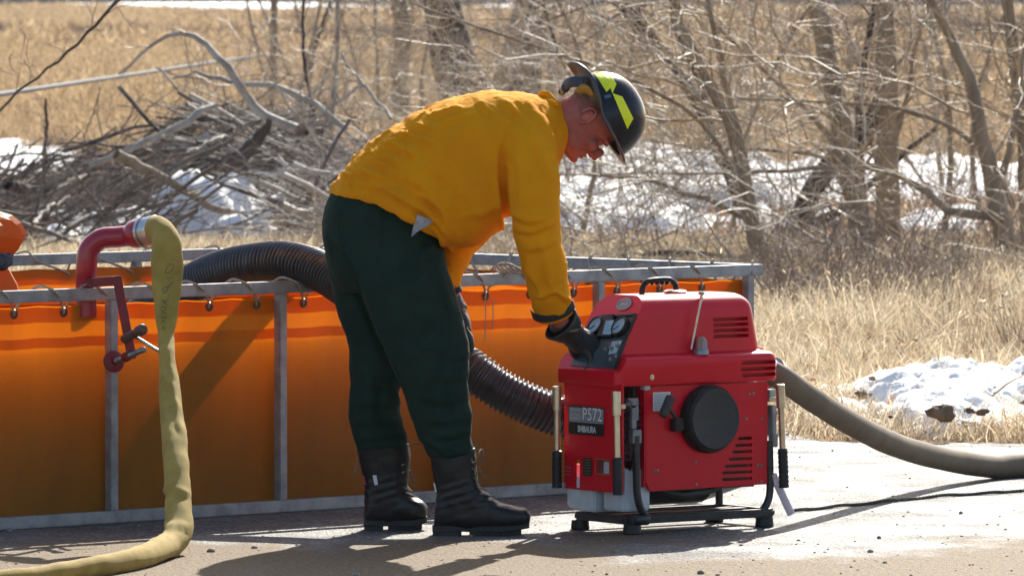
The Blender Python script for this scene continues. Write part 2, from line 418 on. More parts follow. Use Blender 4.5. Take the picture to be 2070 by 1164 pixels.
# ---------------------------------------------------------------- dry grass and weeds
def straw(name, c1, c2, tr=0.35):
    m = bpy.data.materials.new(name); m.use_nodes = True; nt = m.node_tree; N = nt.nodes; L = nt.links; b = N['Principled BSDF']
    oi = N.new('ShaderNodeObjectInfo'); ge = N.new('ShaderNodeNewGeometry'); ad = N.new('ShaderNodeMath'); ad.operation = 'ADD'
    L.new(oi.outputs['Random'], ad.inputs[0]); L.new(ge.outputs['Random Per Island'], ad.inputs[1])
    fr = N.new('ShaderNodeMath'); fr.operation = 'FRACT'; L.new(ad.outputs[0], fr.inputs[0])
    r = N.new('ShaderNodeValToRGB'); r.color_ramp.elements[0].color = (*c1, 1); r.color_ramp.elements[1].color = (*c2, 1); L.new(fr.outputs[0], r.inputs[0])
    L.new(r.outputs[0], b.inputs['Base Color']); b.inputs['Roughness'].default_value = 0.6
    t = N.new('ShaderNodeBsdfTranslucent'); L.new(r.outputs[0], t.inputs[0]); mx = N.new('ShaderNodeMixShader'); mx.inputs[0].default_value = tr
    L.new(b.outputs[0], mx.inputs[1]); L.new(t.outputs[0], mx.inputs[2]); L.new(mx.outputs[0], N['Material Output'].inputs[0])
    return m
M_straw = straw('pale_straw', (0.30, 0.21, 0.12), (0.90, 0.79, 0.58), 0.42)
M_field = straw('field_grass', (0.27, 0.18, 0.10), (0.72, 0.55, 0.34))
M_weed = straw('brown_weed', (0.17, 0.115, 0.08), (0.40, 0.29, 0.2), 0.2)
M_leaf = straw('red_brown_leaf', (0.25, 0.11, 0.05), (0.55, 0.30, 0.15), 0.4)
def tuft(n, h, spread, width, bend, m, seed, heads=0.0):
    g = np.random.default_rng(seed); K = 4
    a = g.uniform(0, 6.28, n); rr = np.sqrt(g.random(n))*spread; hh = h*g.uniform(0.45, 1.0, n); la = g.uniform(0, 6.28, n); lb = bend*g.uniform(0.2, 1.0, n)*hh
    t = np.linspace(0, 1, K)
    x = rr[:, None]*np.cos(a)[:, None] + lb[:, None]*np.cos(la)[:, None]*t**2
    y = rr[:, None]*np.sin(a)[:, None] + lb[:, None]*np.sin(la)[:, None]*t**2
    z = hh[:, None]*(t - 0.25*(lb/hh)[:, None]*t**2)
    wdt = width*g.uniform(0.6, 1.2, n)[:, None]*np.array([1, 0.9, 0.65, 0.12])
    fa = g.uniform(0, 6.28, n); dx = np.cos(fa)[:, None]*wdt; dy = np.sin(fa)[:, None]*wdt
    Lf = np.stack([x-dx, y-dy, z], -1); Rt = np.stack([x+dx, y+dy, z], -1)
    V = np.stack([Lf, Rt], 2).reshape(-1, 3); idx = np.arange(n*K*2).reshape(n, K, 2)
    Q = np.stack([idx[:, :-1, 0], idx[:, :-1, 1], idx[:, 1:, 1], idx[:, 1:, 0]], -1).reshape(-1, 4)
    if heads:
        VV = [V]; QQ = [Q]; n0 = len(V)
        for i in np.where(g.random(n) < heads)[0]:
            p = np.array([x[i, -1], y[i, -1], z[i, -1]]); s = width*g.uniform(1.4, 2.6)
            d = unit(p - np.array([x[i, -2], y[i, -2], z[i, -2]])); sd = unit(np.cross(d, [math.cos(fa[i]), math.sin(fa[i]), 0.1]))
            VV.append(np.array([p-d*s*2.5, p+sd*s*0.7, p+d*s*3, p-sd*s*0.7])); QQ.append(np.array([[n0, n0+1, n0+2, n0+3]])); n0 += 4
        V = np.concatenate(VV); Q = np.concatenate(QQ)
    me = np_mesh('tuft', V, Q); me.materials.append(m); return me
def scatter(name, meshes, pos, scale, m_label=None, tilt=0.15, seed=0):
    """one object of kind stuff: tufts set out with geometry nodes"""
    pos = np.asarray(pos, float); n = len(pos)
    c = bpy.data.collections.new(name + '_kinds')
    for me in meshes: c.objects.link(bpy.data.objects.new('tuft_kind', me))
    me = bpy.data.meshes.new(name); me.vertices.add(n); me.vertices.foreach_set('co', pos.astype(np.float32).ravel())
    g = np.random.default_rng(seed+100)
    a = me.attributes.new('sc', 'FLOAT', 'POINT'); a.data.foreach_set('value', np.asarray(scale, np.float32))
    a = me.attributes.new('rot', 'FLOAT_VECTOR', 'POINT'); rt = np.stack([g.normal(0, tilt, n), g.normal(0, tilt, n), g.uniform(0, 6.28, n)], -1); a.data.foreach_set('vector', rt.astype(np.float32).ravel())
    a = me.attributes.new('idx', 'INT', 'POINT'); a.data.foreach_set('value', g.integers(0, len(meshes), n).astype(np.int32))
    o = bpy.data.objects.new(name, me); COL.objects.link(o); props(o, kind='stuff')
    ng = bpy.data.node_groups.new(name, 'GeometryNodeTree')
    ng.interface.new_socket('Geometry', in_out='INPUT', socket_type='NodeSocketGeometry'); ng.interface.new_socket('Geometry', in_out='OUTPUT', socket_type='NodeSocketGeometry')
    N = ng.nodes; L = ng.links
    gi = N.new('NodeGroupInput'); go = N.new('NodeGroupOutput'); ip = N.new('GeometryNodeInstanceOnPoints'); ci = N.new('GeometryNodeCollectionInfo')
    ci.inputs['Collection'].default_value = c; ci.inputs['Separate Children'].default_value = True; ci.inputs['Reset Children'].default_value = True
    def attr(nm, ty):
        q = N.new('GeometryNodeInputNamedAttribute'); q.data_type = ty; q.inputs['Name'].default_value = nm
        return [s for s in q.outputs if s.name == 'Attribute' and s.enabled][0]
    L.new(gi.outputs[0], ip.inputs['Points']); L.new(ci.outputs[0], ip.inputs['Instance']); ip.inputs['Pick Instance'].default_value = True
    L.new(attr('idx', 'INT'), ip.inputs['Instance Index']); L.new(attr('rot', 'FLOAT_VECTOR'), ip.inputs['Rotation']); L.new(attr('sc', 'FLOAT'), ip.inputs['Scale'])
    L.new(ip.outputs[0], go.inputs[0])
    md = o.modifiers.new('scatter', 'NODES'); md.node_group = ng
    return o
SNOW_PX = [[(-80, 300), (150, 300), (215, 330), (120, 352), (-80, 356)], [(340, 350), (420, 325), (560, 328), (620, 352), (575, 395), (500, 425), (400, 400)],
           [(1100, 356), (1230, 342), (1470, 345), (1490, 400), (1400, 440), (1300, 455), (1180, 450), (1090, 440)], [(1480, 356), (1640, 342), (2200, 352), (2200, 392), (1960, 405), (1700, 412), (1500, 405)],
           [(1700, 842), (1740, 805), (1800, 778), (2200, 775), (2200, 862), (1960, 872), (1800, 868)], [(40, 480), (230, 466), (400, 476), (150, 508)], [(1830, 440), (1980, 430), (2000, 460), (1900, 476)], [(1920, 620), (2150, 605), (2150, 622), (1980, 632)]]
SNOW_G = [np.array([G(x, y)[:2] for x, y in pp]) for pp in SNOW_PX]
def inside(pts, X, Y):
    ins = np.zeros(X.shape, bool)
    for i in range(len(pts)):
        a = pts[i]; b = pts[(i+1) % len(pts)]
        ins ^= ((a[1] > Y) != (b[1] > Y)) & (X < (b[0]-a[0])*(Y-a[1])/(b[1]-a[1]+1e-12)+a[0])
    return ins
def field_pts(n, y0, y1, clump, thr, seed, snow_keep=0.12, marg=3.2, xk=0.105):
    g = np.random.default_rng(seed); u = g.random(n); Y = np.sqrt(y0**2 + u*(y1**2-y0**2)); X = g.uniform(-1, 1, n)*(xk*Y+marg)
    keep = np.array([noise.noise((x*clump, y*clump*0.6, seed)) for x, y in zip(X, Y)]) > thr
    on = np.zeros(n, bool)
    for s in SNOW_G: on |= inside(s, X, Y)
    keep &= (~on) | (g.random(n) < snow_keep)
    return X[keep], Y[keep], g
def low_before_snow(X, Y, f=0.3):
    hit = np.zeros(len(X), bool)
    for d in (1.5, 3, 5, 8, 12):
        for s in SNOW_G: hit |= inside(s, X*(Y+d)/Y, Y+d)
    return np.where(hit, f, 1.0)
def P3(X, Y): return np.stack([X, Y, np.full(len(X), -0.01)], -1)
T_tall = [tuft(26, 0.40, 0.16, 0.0032, 0.9, M_straw, s, 0.3) for s in range(5)]
T_low = [tuft(34, 0.16, 0.16, 0.003, 1.1, M_straw, 20+s) for s in range(4)] + [tuft(26, 0.14, 0.16, 0.003, 1.2, M_field, 30)]
T_field = [tuft(34, 0.55, 0.24, 0.006, 0.5, M_field, 40+s, 0.5) for s in range(5)]
T_far = [tuft(36, 0.6, 0.6, 0.014, 0.5, M_field, 50+s, 0.5) for s in range(4)]
T_weed = [tuft(16, 0.55, 0.1, 0.003, 0.5, M_weed, 60+s, 0.5) for s in range(4)] + [tuft(18, 0.4, 0.15, 0.003, 0.8, M_weed, 70)]
T_litter = [tuft(20, 0.05, 0.22, 0.012, 2.0, M_weed, 80), tuft(20, 0.05, 0.22, 0.010, 2.0, M_straw, 81), tuft(14, 0.06, 0.2, 0.014, 2.0, M_leaf, 82)]
# verge and thicket floor
X, Y, g = field_pts(32000, 29.2, 62, 0.5, -0.12, 1); keep = ~((X > 1.2) & (Y < 34.5) & (g.random(len(X)) < 0.8)) & (g.random(len(X)) < 0.7)
X, Y = X[keep], Y[keep]; sc = g.uniform(0.6, 1.25, len(X))*np.where(Y < 31.5, 0.6, 1.0)*np.where(X < -0.2, 0.55, 1.0)*np.where(Y > 40, np.clip(0.75-(Y-40)*0.05, 0.3, 1), 1)
sc = np.where((X > 0.3), sc, np.minimum(sc, 0.4))
scatter('dry_grass', T_tall, P3(X, Y), 0.8*sc*low_before_snow(X, Y, 0.45), tilt=0.42, seed=1)
X, Y, g = field_pts(39000, 27.5, 48, 0.8, -0.5, 2, 0.06)
scatter('matted_grass', T_low, P3(X, Y), g.uniform(0.45, 1.1, len(X)), tilt=0.3, seed=2)
X, Y, g = field_pts(22000, 27.5, 60, 0.9, -0.3, 3, 0.10)
scatter('leaf_litter', T_litter, P3(X, Y), g.uniform(0.5, 1.1, len(X)), tilt=0.3, seed=3)
X, Y, g = field_pts(9000, 32, 64, 0.6, 0.12, 4, 0.05)
scatter('weeds', T_weed, P3(X, Y), g.uniform(0.4, 0.9, len(X))*low_before_snow(X, Y, 0.35), tilt=0.2, seed=4)
X, Y, g = field_pts(52000, 62, 150, 0.10, -0.75, 5, 0.03, 5)
scatter('field_grass', T_field, P3(X, Y), g.uniform(0.6, 1.15, len(X))*low_before_snow(X, Y, 0.2)*np.array([0.85+0.9*noise.noise((x*0.25, y*0.07, 2)) for x, y in zip(X, Y)]).clip(0.25, 1.5), tilt=0.2, seed=5)
X, Y, g = field_pts(54000, 150, 560, 0.05, -0.75, 6, 0.0, 12)
scatter('far_field_grass', T_far, P3(X, Y), g.uniform(0.7, 1.3, len(X))*np.array([0.85+0.9*noise.noise((x*0.08, y*0.02, 5)) for x, y in zip(X, Y)]).clip(0.25, 1.5), tilt=0.2, seed=6)

# clods and dead sods on the snow bank
def clods():
    g = np.random.default_rng(31); V = []; Q = []; T = []; n0 = 0; base = MB().ball((0, 0, 0), 1.0, 7, 5); bv = np.array(base.v)
    for i in range(12):
        x = g.uniform(1720, 2110); y = g.uniform(752, 862); c = np.array(G(x, y, 0.10)); r = g.uniform(0.006, 0.018) if g.random() < 0.8 else g.uniform(0.022, 0.042); z = 0.10+g.normal(0, 0.008)
        v = bv*r*(1+0.35*g.normal(size=(len(bv), 1)).clip(-1, 1))*np.array([1.5, 1, 0.7]); v = v + (c[0], c[1], z); V.append(v)
        for f in base.f:
            if len(f) == 4: Q.append([k+n0 for k in f])
            else: T += [[f[0]+n0, f[k]+n0, f[k+1]+n0] for k in range(1, len(f)-1)]
        n0 += len(bv)
    o = link('clods', np_mesh('clods', np.concatenate(V), Q, T), mat('clod_earth', (0.10, 0.065, 0.04), (0.30, 0.21, 0.13), rough=0.95, scale=18, bump=0.01)); props(o, kind='stuff')
clods()
# ---------------------------------------------------------------- branching
def perp(T, g):
    r = g.normal(size=T.shape); r -= T*(r*T).sum(-1, keepdims=True); return unit(r)
def grow(start, d, length, K, g, wander=0.25, lift=0.0):
    """start (N,3), d (N,3), length (N,) -> (N,K,3)"""
    N = len(start); pts = [start]; dd = unit(d)
    for k in range(K-1):
        dd = unit(dd + g.normal(size=(N, 3))*wander/math.sqrt(K-1)*1.6 + np.array([0, 0, lift/(K-1)]))
        pts.append(pts[-1] + dd*(length/(K-1))[:, None])
    return np.stack(pts, 1)
def children_of(Pa, Ra, per, g, ang=(35, 65), lo=0.15, hi=1.0, lr=(0.35, 0.6), rr=0.5, K=6, wander=0.3, lift=0.1, bias=None, lens=None):
    N, Kp, _ = Pa.shape; M = N*per; pi = np.repeat(np.arange(N), per)
    t = g.uniform(lo, hi, M)*(Kp-1.001); i = t.astype(int); f = (t-i)[:, None]
    st = Pa[pi, i]*(1-f)+Pa[pi, i+1]*f; T = unit(Pa[pi, i+1]-Pa[pi, i]); r0 = Ra[pi, i]*(1-f[:, 0])+Ra[pi, i+1]*f[:, 0]
    a = np.radians(g.uniform(*ang, M))[:, None]; dd = T*np.cos(a) + perp(T, g)*np.sin(a)
    if bias is not None: dd = unit(dd + np.array(bias))
    L0 = np.linalg.norm(np.diff(Pa, axis=1), axis=-1).sum(1)[pi] if lens is None else np.full(M, lens)
    ln = L0*g.uniform(*lr, M)*(1.15-0.5*t/(Kp-1)); C = grow(st, dd, ln, K, g, wander, lift)
    rad = (r0*rr*g.uniform(0.6, 1.0, M))[:, None]*np.linspace(1, 0.25, K)[None]
    return C, rad
def resample(pts, n):
    pts = np.array(pts, float); s = np.r_[0, np.cumsum(np.linalg.norm(np.diff(pts[:, :3], axis=0), axis=1))]; t = np.linspace(0, s[-1], n)
    return np.stack([np.interp(t, s, pts[:, k]) for k in range(pts.shape[1])], -1)
M_bark = mat('grey_bark', (0.36, 0.285, 0.20), (0.20, 0.155, 0.11), rough=0.85, scale=9, bump=0.012, bscale=30, stretch=(1, 1, 0.25))
M_bark_dark = mat('dark_bark', (0.035, 0.026, 0.023), (0.09, 0.068, 0.058), rough=0.9, scale=7, bump=0.02, bscale=16, stretch=(1, 1, 0.3))
M_bark_light = mat('pale_bark', (0.42, 0.38, 0.33), (0.24, 0.20, 0.17), rough=0.7, scale=6, bump=0.006, bscale=30)
M_twig = mat('twig_bark', (0.60, 0.47, 0.31), (0.24, 0.165, 0.11), rough=0.52, scale=5)
M_twig_dark = mat('dark_twig_bark', (0.14, 0.10, 0.085), (0.27, 0.2, 0.16), rough=0.75, scale=5)
def limb(pxs, Y, n=14, dY=0.0, wob=0.005, smooth=True):
    """pxs: (x, y, width px) photo points along a limb at depth Y (+dY to its end) -> points, radii"""
    rows = []
    for i, q in enumerate(pxs):
        p = P(q[0], q[1], Y + dY*i/max(len(pxs)-1, 1)); rows.append([*p, q[2]*0.5*Y/F])
    a = np.array(rows)
    if smooth and len(a) > 2:
        c = catmull([r[:3] for r in rows], 5); t = np.linspace(0, len(rows)-1, len(c)); rad = np.interp(t, np.arange(len(rows)), a[:, 3]); a = np.column_stack([np.array(c), rad])
    a = resample(a, n)
    a[1:-1, :3] += rng.normal(0, wob, (n-2, 3)); return a[:, :3], a[:, 3]
def tree(name, label, trunk, Y, m=None, mt=None, limbs=(), per=(7, 5, 3), seed=0, ang=(30, 65), bias=None, lens=1.5, lo=0.3, lift=0.1, group=None, dY=0.0, sub=(0.45, 0.75)):
    g = np.random.default_rng(seed+500); m = m or M_bark; mt = mt or M_twig
    Pt, Rt = limb(trunk, Y, 16, dY)
    if Pt[0, 2] > -0.02 and abs(Pt[0, 2]) < 0.6: Pt[0, 2] = -0.05; Rt[0] *= 1.25
    base = Pt[0].copy(); base[2] = 0
    t = thing(name, label, 'tree', tuple(base), group=group)
    V, Q = tubes(Pt[None], Rt[None], 12); link('trunk', np_mesh('trunk', V-base, Q), m, t)
    mains_P = [Pt]; mains_R = [Rt]
    for lb in limbs:
        Lp, Lr = limb(lb, Y + g.uniform(-0.2, 0.2), 16, g.uniform(-0.6, 0.6)); V, Q = tubes(Lp[None], Lr[None], 8); link('limb', np_mesh('limb', V-base, Q), m, t)
        mains_P.append(Lp); mains_R.append(Lr)
    A = np.stack(mains_P); B = np.stack(mains_R)
    VV = []; QQ = []; n0 = 0
    C1, R1 = children_of(A, np.clip(B, 0.004, 0.03), per[0], g, ang, lo, 1.0, (0.5, 1.2), 0.45, 8, 0.45, lift, bias, lens)
    C2, R2 = children_of(C1, R1, per[1], g, (25, 60), 0.15, 1.0, sub, 0.6, 6, 0.4, 0.08)
    C3, R3 = children_of(C2, R2, per[2], g, (25, 60), 0.2, 1.0, (0.35, 0.7), 0.65, 4, 0.3, 0.05)
    for C, Rr, s in ((C1, R1, 5), (C2, np.maximum(R2, 0.0022), 4), (C3, np.maximum(R3, 0.0016), 3)):
        V, Q = tubes(C, Rr, s); VV.append(V-base); QQ.append(Q+n0); n0 += len(V)
    o = link('crown', np_mesh('crown', np.concatenate(VV), np.concatenate(QQ)), mt, t); props(o, kind='stuff')
    return t
GT = 'bare trees of the thicket behind the pump'
tree('bare_tree', 'thick grey-olive straight trunk, the right one of two stout upright trunks in the thicket', [(1797, 520, 56), (1795, 380, 50), (1797, 250, 44), (1793, 100, 40), (1785, -20, 37)], 46.5,
     limbs=[[(1790, 350, 12), (1762, 334, 11), (1700, 322, 9), (1560, 303, 7), (1440, 300, 6), (1300, 285, 4)], [(1800, 300, 14), (1830, 215, 9), (1850, 100, 7), (1880, -10, 5)]], seed=1, group=GT, bias=(-0.2, 0, 0.1))
tree('bare_tree', 'stout grey trunk with a stub at its foot, left one of two stout trunks', [(1750, 520, 48), (1735, 430, 46), (1715, 330, 44), (1700, 250, 44), (1680, 150, 42), (1650, 0, 36), (1645, -20, 36)], 45.6,
     limbs=[[(1712, 330, 14), (1640, 235, 10), (1560, 160, 8), (1480, 80, 6), (1420, 20, 5)], [(1740, 520, 40), (1735, 430, 34), (1722, 385, 26)]], seed=2, group=GT, bias=(-0.2, 0, 0.1))
tree('bare_tree', 'slim double stem leaning left with bowed pale shoots, just above the tank corner', [(1545, 560, 34), (1520, 450, 30), (1500, 350, 27), (1478, 260, 24), (1430, 165, 22), (1380, 60, 18), (1362, -20, 15)], 43.5,
     limbs=[[(1535, 500, 18), (1500, 300, 15), (1478, 220, 14), (1455, 110, 12), (1428, -10, 10)], [(1500, 440, 12), (1440, 405, 12), (1380, 392, 10), (1330, 370, 8), (1260, 358, 6), (1130, 352, 4)], [(1470, 320, 10), (1400, 230, 9), (1270, 160, 8), (1120, 105, 7), (980, 60, 6), (830, 5, 4)]],
     seed=3, group=GT, bias=(-0.45, 0, 0.1), per=(10, 5, 3))
tree('bare_tree', 'dark upper stem crossing from behind the pale bowed shoots to the top edge', [(1560, 545, 26), (1510, 430, 26), (1450, 300, 26), (1400, 190, 26), (1330, 90, 24), (1235, -20, 22)], 47.5, m=M_bark_dark, mt=M_twig_dark,
     limbs=[[(1440, 290, 12), (1420, 180, 12), (1372, 80, 10), (1350, -10, 9)]], seed=4, group=GT, bias=(-0.4, 0, 0.0))
tree('bare_tree', 'forked grey trunk near the right edge of the photo, its fork low beside the snow', [(2040, 540, 52), (2022, 430, 40), (1990, 300, 32), (1962, 170, 26), (1925, 80, 20), (1870, -20, 14)], 44.5,
     limbs=[[(2018, 400, 20), (2040, 300, 14), (2060, 200, 10), (2070, 60, 8)], [(2030, 440, 18), (1950, 432, 20), (1905, 420, 18), (1860, 375, 15), (1800, 348, 12), (1700, 340, 10), (1560, 345, 8), (1380, 350, 5), (1180, 350, 3)], [(2050, 420, 12), (2010, 340, 13), (1950, 275, 10), (1860, 232, 9), (1760, 212, 8), (1640, 205, 6), (1480, 200, 5)]],
     seed=5, group=GT, bias=(-0.3, 0, 0.0))
tree('bare_tree', 'grey trunk cut by the right edge of the photo', [(2085, 545, 46), (2080, 420, 42), (2068, 250, 32), (2048, 110, 26), (2035, -20, 22)], 46, seed=6, group=GT, bias=(-0.3, 0, 0.0))
tree('bare_tree', 'black thick trunk leaning right, low behind the two stout upright trunks', [(1598, 500, 46), (1625, 420, 44), (1670, 340, 42), (1740, 270, 38), (1775, 215, 30), (1790, 120, 20), (1800, -10, 14)], 49, m=M_bark_dark, mt=M_twig_dark, seed=7, group=GT,
     limbs=[[(1640, 450, 22), (1700, 425, 18), (1760, 370, 14), (1840, 300, 10), (1890, 260, 8)]])
tree('bare_sapling', 'dark thin stem rising between the two stout trunks', [(1735, 500, 16), (1742, 380, 15), (1735, 250, 14), (1748, 120, 13), (1772, -20, 12)], 48, m=M_bark_dark, mt=M_twig_dark, seed=8, group=GT)
tree('old_tree', 'broad dark trunk above the shoulder of the bent man, left of a pair', [(975, 250, 125), (940, 190, 105), (915, 110, 90), (900, 40, 78), (890, -30, 72)], 84, m=M_bark_dark, mt=M_twig_dark, seed=9, lens=3.0, per=(4, 3, 2), group='dark old trunks behind the man')
tree('old_tree', 'broad dark trunk directly behind and left of the helmet, right of a pair', [(1050, 250, 80), (1062, 150, 66), (1075, 60, 56), (1085, -30, 52)], 84, m=M_bark_dark, mt=M_twig_dark, seed=10, lens=3.0, per=(4, 3, 2), group='dark old trunks behind the man')
tree('bare_tree', 'slim brown trunk leaning right between the two broad dark trunks', [(1000, 230, 34), (1018, 140, 30), (1040, 60, 26), (1062, -20, 24)], 78, seed=11, lens=1.6)
tree('bare_tree', 'pale thick trunk left of the broad dark pair', [(812, 240, 34), (810, 140, 34), (816, 60, 38), (800, -20, 34)], 80, m=M_bark, seed=12, lens=1.8)
tree('bare_sapling', 'straight grey pole-like sapling just left of the helmet brim', [(1118, 240, 14), (1118, 120, 12), (1122, -20, 11)], 66, seed=13, lens=0.9)
tree('birch_sapling', 'white slim stem standing beside the brush pile, left of the old trunks', [(668, 262, 10), (678, 150, 9), (682, 60, 8), (680, -20, 8)], 51, m=M_bark_light, seed=14, lens=0.8, per=(6, 4, 2))
tree('bare_sapling', 'dark bowed stem over the middle of the brush pile', [(640, 250, 8), (622, 170, 7), (612, 80, 6), (614, -20, 6)], 52, m=M_bark_dark, mt=M_twig_dark, seed=15, lens=0.8, per=(5, 4, 2))
tree('bare_sapling', 'lone dark spindly weed stem in front of the left snow patch', [(88, 330, 9), (94, 270, 8), (92, 200, 5)], 58, m=M_bark_dark, mt=M_twig_dark, seed=16, lens=0.25, per=(4, 3, 2), lo=0.4)
tree('bare_sapling', 'long dark slanting stem crossing the field at upper left', [(-20, 240, 5), (65, 165, 5), (150, 95, 6), (240, 0, 7), (262, -25, 7)], 40, m=M_bark_dark, mt=M_twig_dark, seed=17, lens=0.4, per=(6, 3, 2), lo=0.05)
# thinner stems of the thicket, each its own sapling
gs = np.random.default_rng(77)
spots = []
for i in range(34):
    x = gs.uniform(1080, 2110) if i < 22 else gs.uniform(560, 1000); spots.append((x, gs.uniform(47, 78) if i < 22 else gs.uniform(58, 90)))
ORD = 'first second third fourth fifth sixth seventh eighth ninth tenth eleventh twelfth thirteenth fourteenth fifteenth sixteenth seventeenth eighteenth nineteenth twentieth twenty-first twenty-second'.split()
spots = sorted(spots[:22]) + sorted(spots[22:])
for i, (x, Y) in enumerate(spots):
    k_, where = (i, 'right of the helmet') if i < 22 else (i-22, 'left of the helmet')
    yb = (CAMZ/Y*F) - 15; lean = gs.normal(-0.10, 0.32); H = 520; wd = gs.uniform(7, 17)*46/Y; bow = gs.normal(0, 40)
    pts = [(x, yb, wd), (x+lean*H*0.33+bow, yb-H*0.33, wd*0.85), (x+lean*H*0.7+bow, yb-H*0.7, wd*0.65), (x+lean*H, yb-H*1.05, wd*0.5)]
    dark = gs.random() < 0.4
    tree('bare_sapling', ('dark' if dark else 'grey-brown') + ' thin leafless sapling, ' + ORD[k_] + ' from the left among those ' + where, pts, Y, m=M_bark_dark if dark else M_bark, mt=M_twig_dark if dark else M_twig, seed=30+i, per=(6, 4, 3), lens=1.0, group='thin saplings of the thicket', bias=(-0.15, 0, 0.1))
# undergrowth: fine whips and brambles, nobody could count them
def whips(name, n, x0, x1, Y0, Y1, h, m, seed, r=0.0022, lean=(-0.3, 0, 1), wander=0.6, z0=0.0, group=None):
    g = np.random.default_rng(seed); Y = np.sqrt(g.uniform(Y0**2, Y1**2, n)); X = (g.uniform(x0, x1, n)-CX)/F*Y
    st = np.stack([X, Y, g.uniform(0, 1, n)**2*z0], -1); d = unit(np.array(lean)+g.normal(0, 0.55, (n, 3)))
    A = grow(st, d, h*g.uniform(0.35, 1.1, n), 9, g, wander, -0.25); Ra = (r*g.uniform(0.6, 1.5, n))[:, None]*np.linspace(1, 0.4, 9)[None]
    C, Rc = children_of(A, Ra, 3, g, (25, 60), 0.2, 1.0, (0.3, 0.6), 0.7, 6, 0.4, 0.0); D, Rd = children_of(C, Rc, 2, g, (25, 60), 0.2, 1.0, (0.3, 0.6), 0.8, 4, 0.3, 0.0)
    VV = []; QQ = []; n0 = 0
    for a, b, s in ((A, Ra, 4), (C, Rc, 3), (D, Rd, 3)):
        V, Q = tubes(a, np.maximum(b, 0.0012), s); VV.append(V); QQ.append(Q+n0); n0 += len(V)
    o = link(name, np_mesh(name, np.concatenate(VV), np.concatenate(QQ)), m); props(o, kind='stuff'); return o
whips('undergrowth', 520, 1080, 2120, 40, 60, 1.6, M_twig, 1, 0.0036, z0=2.3)
whips('brambles', 260, 1080, 2120, 40, 58, 1.0, M_twig_dark, 2, 0.0035)
whips('undergrowth', 380, 520, 1100, 52, 80, 1.8, M_twig, 3, 0.004, z0=1.0)
whips('arching_shoots', 150, 1150, 1800, 42, 46, 1.8, mat('pale_shoot_bark', (0.62, 0.54, 0.44), (0.32, 0.26, 0.2), rough=0.5, scale=4), 6, 0.0045, lean=(-1.0, 0, 0.5), wander=0.4, z0=1.6)
whips('brambles', 300, 1520, 1960, 37, 41, 0.45, M_twig_dark, 7, 0.003, z0=0.2)
whips('brambles', 420, 1500, 2160, 36, 46, 0.5, M_twig_dark, 4, 0.003)
whips('undergrowth', 160, 560, 1000, 40, 52, 0.7, M_twig, 5, 0.003)
# fallen branch on the ground in front of the thicket
def fallen(label, pxs, Y, m=None, per=(5, 4), lens=0.5, seed=0, name='fallen_branch', dY=0.5, tw=True, group=None):
    g = np.random.default_rng(seed+900); Lp, Lr = limb(pxs, Y, 16, dY, 0.008); base = Lp[0].copy(); base[2] = 0
    t = thing(name, label, 'branch', tuple(base), group=group); V, Q = tubes(Lp[None], Lr[None], 9); link('stem', np_mesh('stem', V-base, Q), m or M_bark_light, t)
    if tw:
        C, Rc = children_of(Lp[None], np.clip(Lr[None], 0.003, 0.015), per[0], g, (30, 70), 0.1, 1.0, (0.5, 1.1), 0.5, 7, 0.4, 0.1, None, lens); D, Rd = children_of(C, Rc, per[1], g, (30, 60), 0.2, 1.0, (0.4, 0.7), 0.6, 5, 0.3, 0.0)
        V1, Q1 = tubes(C, Rc, 4); V2, Q2 = tubes(D, np.maximum(Rd, 0.0015), 3)
        o = link('twigs', np_mesh('twigs', np.concatenate([V1, V2])-base, np.concatenate([Q1, Q2+len(V1)])), M_twig, t); props(o, kind='stuff')
    return t
fallen('long dark branch lying low across the grass above the tank end rail', [(1250, 518, 8), (1360, 514, 14), (1450, 518, 12), (1600, 522, 14), (1700, 520, 10), (1790, 528, 12), (1870, 552, 8)], 44, M_bark_dark, seed=1, lens=0.6)
fallen('pale dead limb with two snapped spikes arching highest over the brush pile', [(600, 262, 22), (520, 225, 20), (470, 150, 17), (435, 105, 14), (395, 76, 12), (362, 68, 10), (318, 84, 8), (270, 125, 6), (240, 150, 5)], 49.5, seed=2, lens=0.35)
fallen('long grey curved limb lying across the top of the brush pile', [(700, 262, 12), (640, 215, 13), (575, 180, 12), (510, 168, 11), (450, 160, 10), (400, 150, 7), (350, 158, 6)], 50, seed=3, lens=0.5)
fallen('thick grey limb sloping down to the right across the snow under the pile', [(235, 312, 22), (290, 338, 20), (350, 372, 17), (420, 412, 15), (500, 440, 12)], 48, M_bark, seed=4, lens=0.3)
fallen('long pale limb rising along the upper left face of the brush pile', [(180, 335, 10), (280, 292, 13), (360, 255, 16), (405, 225, 16), (440, 212, 10)], 48.5, seed=5, lens=0.3)
fallen('short pale broken stick lying at the foot of the pile above the red pipe', [(66, 452, 9), (95, 425, 8), (140, 398, 6)], 45.5, seed=6, tw=False)
fallen('thin pale straight limb slanting beside the white sapling', [(790, 240, 7), (750, 190, 7), (690, 110, 6)], 50.5, seed=7, lens=0.4)
fallen('white split stick lying on the shaded side of the pile', [(380, 312, 8), (430, 285, 9), (468, 272, 6)], 47.8, seed=8, tw=False)
fallen('dark short log end poking from the left end of the pile', [(15, 372, 26), (50, 385, 24), (110, 400, 20)], 48.5, M_bark_dark, seed=9, tw=False)
fallen('blue-grey log lying on the left part of the pile', [(60, 430, 20), (120, 385, 24), (175, 362, 22)], 48, M_bark, seed=10, tw=False)
fallen('thick dark root end hanging over the snow at the centre of the pile', [(545, 240, 10), (530, 270, 24), (500, 305, 30), (455, 335, 36), (425, 325, 22)], 49.5, M_bark_dark, seed=11, lens=0.3)
fallen('thin arched twig standing on the snow bank by the road', [(1925, 872, 5), (1970, 835, 5), (2040, 775, 4), (2090, 740, 3)], 28.6, M_twig, seed=12, tw=False, dY=0.4)
